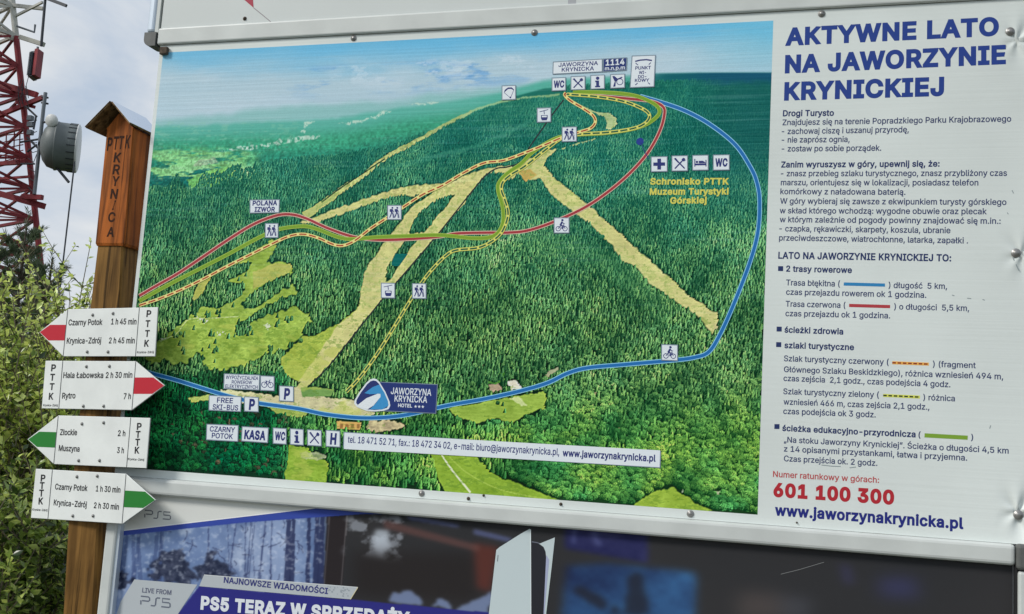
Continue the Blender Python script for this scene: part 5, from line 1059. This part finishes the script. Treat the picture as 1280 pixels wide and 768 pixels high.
# ------------------------------------------------------------------ bushes, pines and trees on the left
def leaf_mat(name, c, tr, gloss=0.2):
    m = bpy.data.materials.new(name); m.use_nodes = True; t = m.node_tree; t.nodes.clear(); n = t.nodes.new; l = t.links.new
    o = n('ShaderNodeOutputMaterial'); a = n('ShaderNodeBsdfPrincipled'); a.inputs['Base Color'].default_value = c; a.inputs['Roughness'].default_value = gloss+0.1; a.inputs['Specular IOR Level'].default_value = 0.7
    b = n('ShaderNodeBsdfTranslucent'); b.inputs['Color'].default_value = tr; x = n('ShaderNodeMixShader'); x.inputs['Fac'].default_value = 0.36
    g = n('ShaderNodeNewGeometry'); k = n('ShaderNodeTexNoise'); k.inputs['Scale'].default_value = 9; h = n('ShaderNodeMix'); h.data_type = 'RGBA'; h.blend_type = 'MULTIPLY'; h.inputs['Factor'].default_value = 1; h.inputs['A'].default_value = c
    r = n('ShaderNodeMapRange'); r.inputs['From Min'].default_value = 0.3; r.inputs['From Max'].default_value = 0.7; r.inputs['To Min'].default_value = 0.6; r.inputs['To Max'].default_value = 1.3
    l(g.outputs['Position'], k.inputs['Vector']); l(k.outputs['Fac'], r.inputs['Value']); l(r.outputs['Result'], h.inputs['B']); l(h.outputs['Result'], a.inputs['Base Color'])
    l(a.outputs['BSDF'], x.inputs[1]); l(b.outputs['BSDF'], x.inputs[2]); l(x.outputs['Shader'], o.inputs['Surface']); return m
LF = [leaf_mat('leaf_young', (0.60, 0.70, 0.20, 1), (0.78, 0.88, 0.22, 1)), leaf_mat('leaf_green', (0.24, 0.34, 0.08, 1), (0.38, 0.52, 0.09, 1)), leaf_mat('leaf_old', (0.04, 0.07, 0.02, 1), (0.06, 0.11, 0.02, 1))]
NEED = [leaf_mat('needle_green', (0.08, 0.12, 0.055, 1), (0.08, 0.12, 0.05, 1), 0.5), leaf_mat('needle_blue', (0.13, 0.17, 0.10, 1), (0.10, 0.14, 0.07, 1), 0.5)]
BARK = mat('bark', (0.10, 0.08, 0.06, 1), 0.9, noise=(12, 0.4), bump=(40, 0.5)); TWIG = mat('twig', (0.16, 0.135, 0.09, 1), 0.8, noise=(20, 0.3))
def blades(name, parent, P, D, U, ln, wd, mi, mats):
    """one folded four-cornered leaf per row: P base, D direction, U side"""
    n = len(P); D = D/np.linalg.norm(D, axis=1)[:, None]; S = np.cross(D, U); S /= np.linalg.norm(S, axis=1)[:, None]+1e-9; Nn = np.cross(S, D)
    ln = ln[:, None]; wd = wd[:, None]; m = P+D*ln*0.45; V = np.stack([P, m+S*wd/2+Nn*wd*0.16, P+D*ln-Nn*ln*0.06, m-S*wd/2+Nn*wd*0.16], 1).reshape(-1, 3) - np.array(parent['_base'])
    i = np.arange(n)*4; F = np.stack([i, i+1, i+2, i, i+2, i+3], 1).reshape(-1, 3)
    me = bpy.data.meshes.new(name); me.vertices.add(len(V)); me.vertices.foreach_set('co', V.astype(np.float32).ravel()); me.loops.add(len(F)*3); me.loops.foreach_set('vertex_index', F.astype(np.int32).ravel())
    me.polygons.add(len(F)); me.polygons.foreach_set('loop_start', np.arange(0, len(F)*3, 3, dtype=np.int32)); 
    for q in mats: me.materials.append(q)
    me.polygons.foreach_set('material_index', np.repeat(mi, 2).astype(np.int32)); me.update(calc_edges=True)
    o = bpy.data.objects.new(name, me); COL.objects.link(o); o.parent = parent; o['_base'] = list(parent['_base']); return o
def bush(label, loc, h, rad, shoots, per, seed, young=0.45, lsize=0.054, cat='bush', name='leafy_bush', lift=0.0, group='leafy bushes left of the post'):
    g = np.random.default_rng(seed); t = thing(name, label, cat, loc, group); wd = MB(); P = []; D = []; A = []
    B0 = np.array(loc, float)
    for s in range(shoots):
        a = g.uniform(0, 6.283); rr = rad*math.sqrt(g.random()); top = B0+np.array([rr*math.cos(a), rr*math.sin(a), h*(1-0.30*(rr/rad)**2)*g.uniform(0.62, 1.0)])
        st = B0+np.array([rr*0.35*math.cos(a), rr*0.35*math.sin(a), 0]); bend = g.normal(0, 0.10, 3)*h*0.5; bend[2] = 0
        k = 9; q = [st+(top-st)*(i/k)+bend*math.sin(math.pi*i/k)+np.array([0, 0, lift])*0 for i in range(k+1)]
        wd.tube(q, [0.011*(1-i/k)+0.0022 for i in range(k+1)], TWIG, 5, False)
        tips = [(q, 0.35)]
        for b_ in range(int(6+g.integers(5))):
            i = g.integers(2, k); d = np.array([g.normal(), g.normal(), g.uniform(0.3, 1.5)]); d /= np.linalg.norm(d); l = h*g.uniform(0.10, 0.24); w_ = [np.array(q[i])+d*l*j/4+np.array([0, 0, 0.05*l*j*j/4]) for j in range(5)]
            wd.tube(w_, [0.004, 0.0035, 0.003, 0.0024, 0.0016], TWIG, 4, False); tips.append((w_, 0.0))
        for w_, f0 in tips:
            W = np.array(w_); n = int(per*(3.6 if f0 else 1.0)); tt = g.uniform(f0, 1, n)*(len(W)-1); ii = np.minimum(tt.astype(int), len(W)-2); fr = (tt-ii)[:, None]
            p = W[ii]*(1-fr)+W[ii+1]*fr; ax = W[ii+1]-W[ii]; ax /= np.linalg.norm(ax, axis=1)[:, None]; o_ = g.normal(size=(n, 3)); o_ -= ax*(o_*ax).sum(1)[:, None]; o_ /= np.linalg.norm(o_, axis=1)[:, None]
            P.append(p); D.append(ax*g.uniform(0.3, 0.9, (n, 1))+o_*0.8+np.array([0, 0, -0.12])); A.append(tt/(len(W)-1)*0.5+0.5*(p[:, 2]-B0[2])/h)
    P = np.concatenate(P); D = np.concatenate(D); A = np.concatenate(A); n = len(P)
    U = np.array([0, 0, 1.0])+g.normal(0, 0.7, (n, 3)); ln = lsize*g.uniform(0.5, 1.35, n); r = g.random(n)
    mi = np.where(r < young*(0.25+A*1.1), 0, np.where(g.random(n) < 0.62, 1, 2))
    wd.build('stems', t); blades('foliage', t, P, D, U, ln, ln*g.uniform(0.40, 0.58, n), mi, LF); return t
def bush_at(label, px, py, Y, rad, *a, **k):      # crown top seen at the pixel, at depth Y
    q = ray(px, py, Y); z0_ = gz(q.x, q.y); return bush(label, (q.x, q.y, z0_), q.z-z0_, rad, *a, **k)
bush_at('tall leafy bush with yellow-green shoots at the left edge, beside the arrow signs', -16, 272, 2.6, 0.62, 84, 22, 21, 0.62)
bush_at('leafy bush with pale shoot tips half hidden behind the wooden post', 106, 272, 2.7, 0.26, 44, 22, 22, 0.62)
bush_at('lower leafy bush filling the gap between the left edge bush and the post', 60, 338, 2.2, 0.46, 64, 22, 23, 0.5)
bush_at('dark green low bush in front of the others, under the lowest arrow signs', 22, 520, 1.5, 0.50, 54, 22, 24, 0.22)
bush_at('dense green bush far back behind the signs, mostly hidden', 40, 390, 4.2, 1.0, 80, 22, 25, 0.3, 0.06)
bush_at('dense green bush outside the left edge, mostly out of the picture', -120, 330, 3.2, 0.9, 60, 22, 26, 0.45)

def pine(label, px, py, Y, rad, seed, dens=1.0):
    q = ray(px, py, Y); z0_ = gz(q.x, q.y); h = q.z-z0_; B0 = np.array((q.x, q.y, z0_)); g = np.random.default_rng(seed)
    t = thing('young_pine', label, 'pine tree', tuple(B0), 'young pines behind the bushes'); tr = MB(); br = MB(); P = []; D = []
    lean = g.normal(0, 0.02, 2); axis = lambda z: B0+np.array([lean[0]*z, lean[1]*z, z])
    tr.tube([axis(0), axis(h*0.5), axis(h*0.97)], [0.06, 0.04, 0.008], BARK, 8); tr.build('trunk', t)
    shoots = [(axis(h*0.88), np.array([0, 0, 1.0]), h*0.12)]; z = h*0.18
    while z < h*0.95:
        L_ = rad*(1-z/h)**0.75+0.10
        for k in range(6):
            a = g.uniform(0, 6.283); up_ = 0.25+0.7*(z/h); d = np.array([math.cos(a), math.sin(a), up_]); d /= np.linalg.norm(d); l = L_*g.uniform(0.7, 1.1); p0 = axis(z); pts = [p0+d*l*j/4+np.array([0, 0, 0.09*l*(j/4)**2*3]) for j in range(5)]
            br.tube(pts, [0.013, 0.011, 0.008, 0.006, 0.004], BARK, 5, False); shoots.append((pts[1], pts[4]-pts[1], np.linalg.norm(pts[4]-pts[1])))
            for j in range(4):
                s0 = pts[1]+(pts[4]-pts[1])*g.uniform(0, 0.95); d2 = d+np.array([g.normal(0, .5), g.normal(0, .5), g.uniform(0.25, 1.0)]); d2 /= np.linalg.norm(d2); shoots.append((s0, d2, l*g.uniform(0.25, 0.5)))
        z += 0.20
    for s0, d, l in shoots:
        d = d/np.linalg.norm(d); n = int(230*dens*max(l, 0.12)); f = g.random((n, 1)); o_ = g.normal(size=(n, 3)); o_ -= d*(o_@d)[:, None]; o_ /= np.linalg.norm(o_, axis=1)[:, None]; P.append(s0+d*l*f); D.append(d*0.9+o_*0.75)
    br.build('branches', t); P = np.concatenate(P); D = np.concatenate(D); n = len(P); ln = g.uniform(0.05, 0.085, n)
    blades('needles', t, P, D, g.normal(size=(n, 3)), ln, np.full(n, 0.0075), (g.random(n) < 0.35).astype(int), NEED); return t
pine('dark young pine with the tallest tip, right below the mast', 37, 262, 6.0, 0.55, 31)
pine('young pine with a single pointed tip just left of the thin wire', 57, 308, 5.4, 0.55, 32)
pine('young pine at the very left edge, its tip under the mast outrigger', 2, 300, 5.6, 0.5, 33)
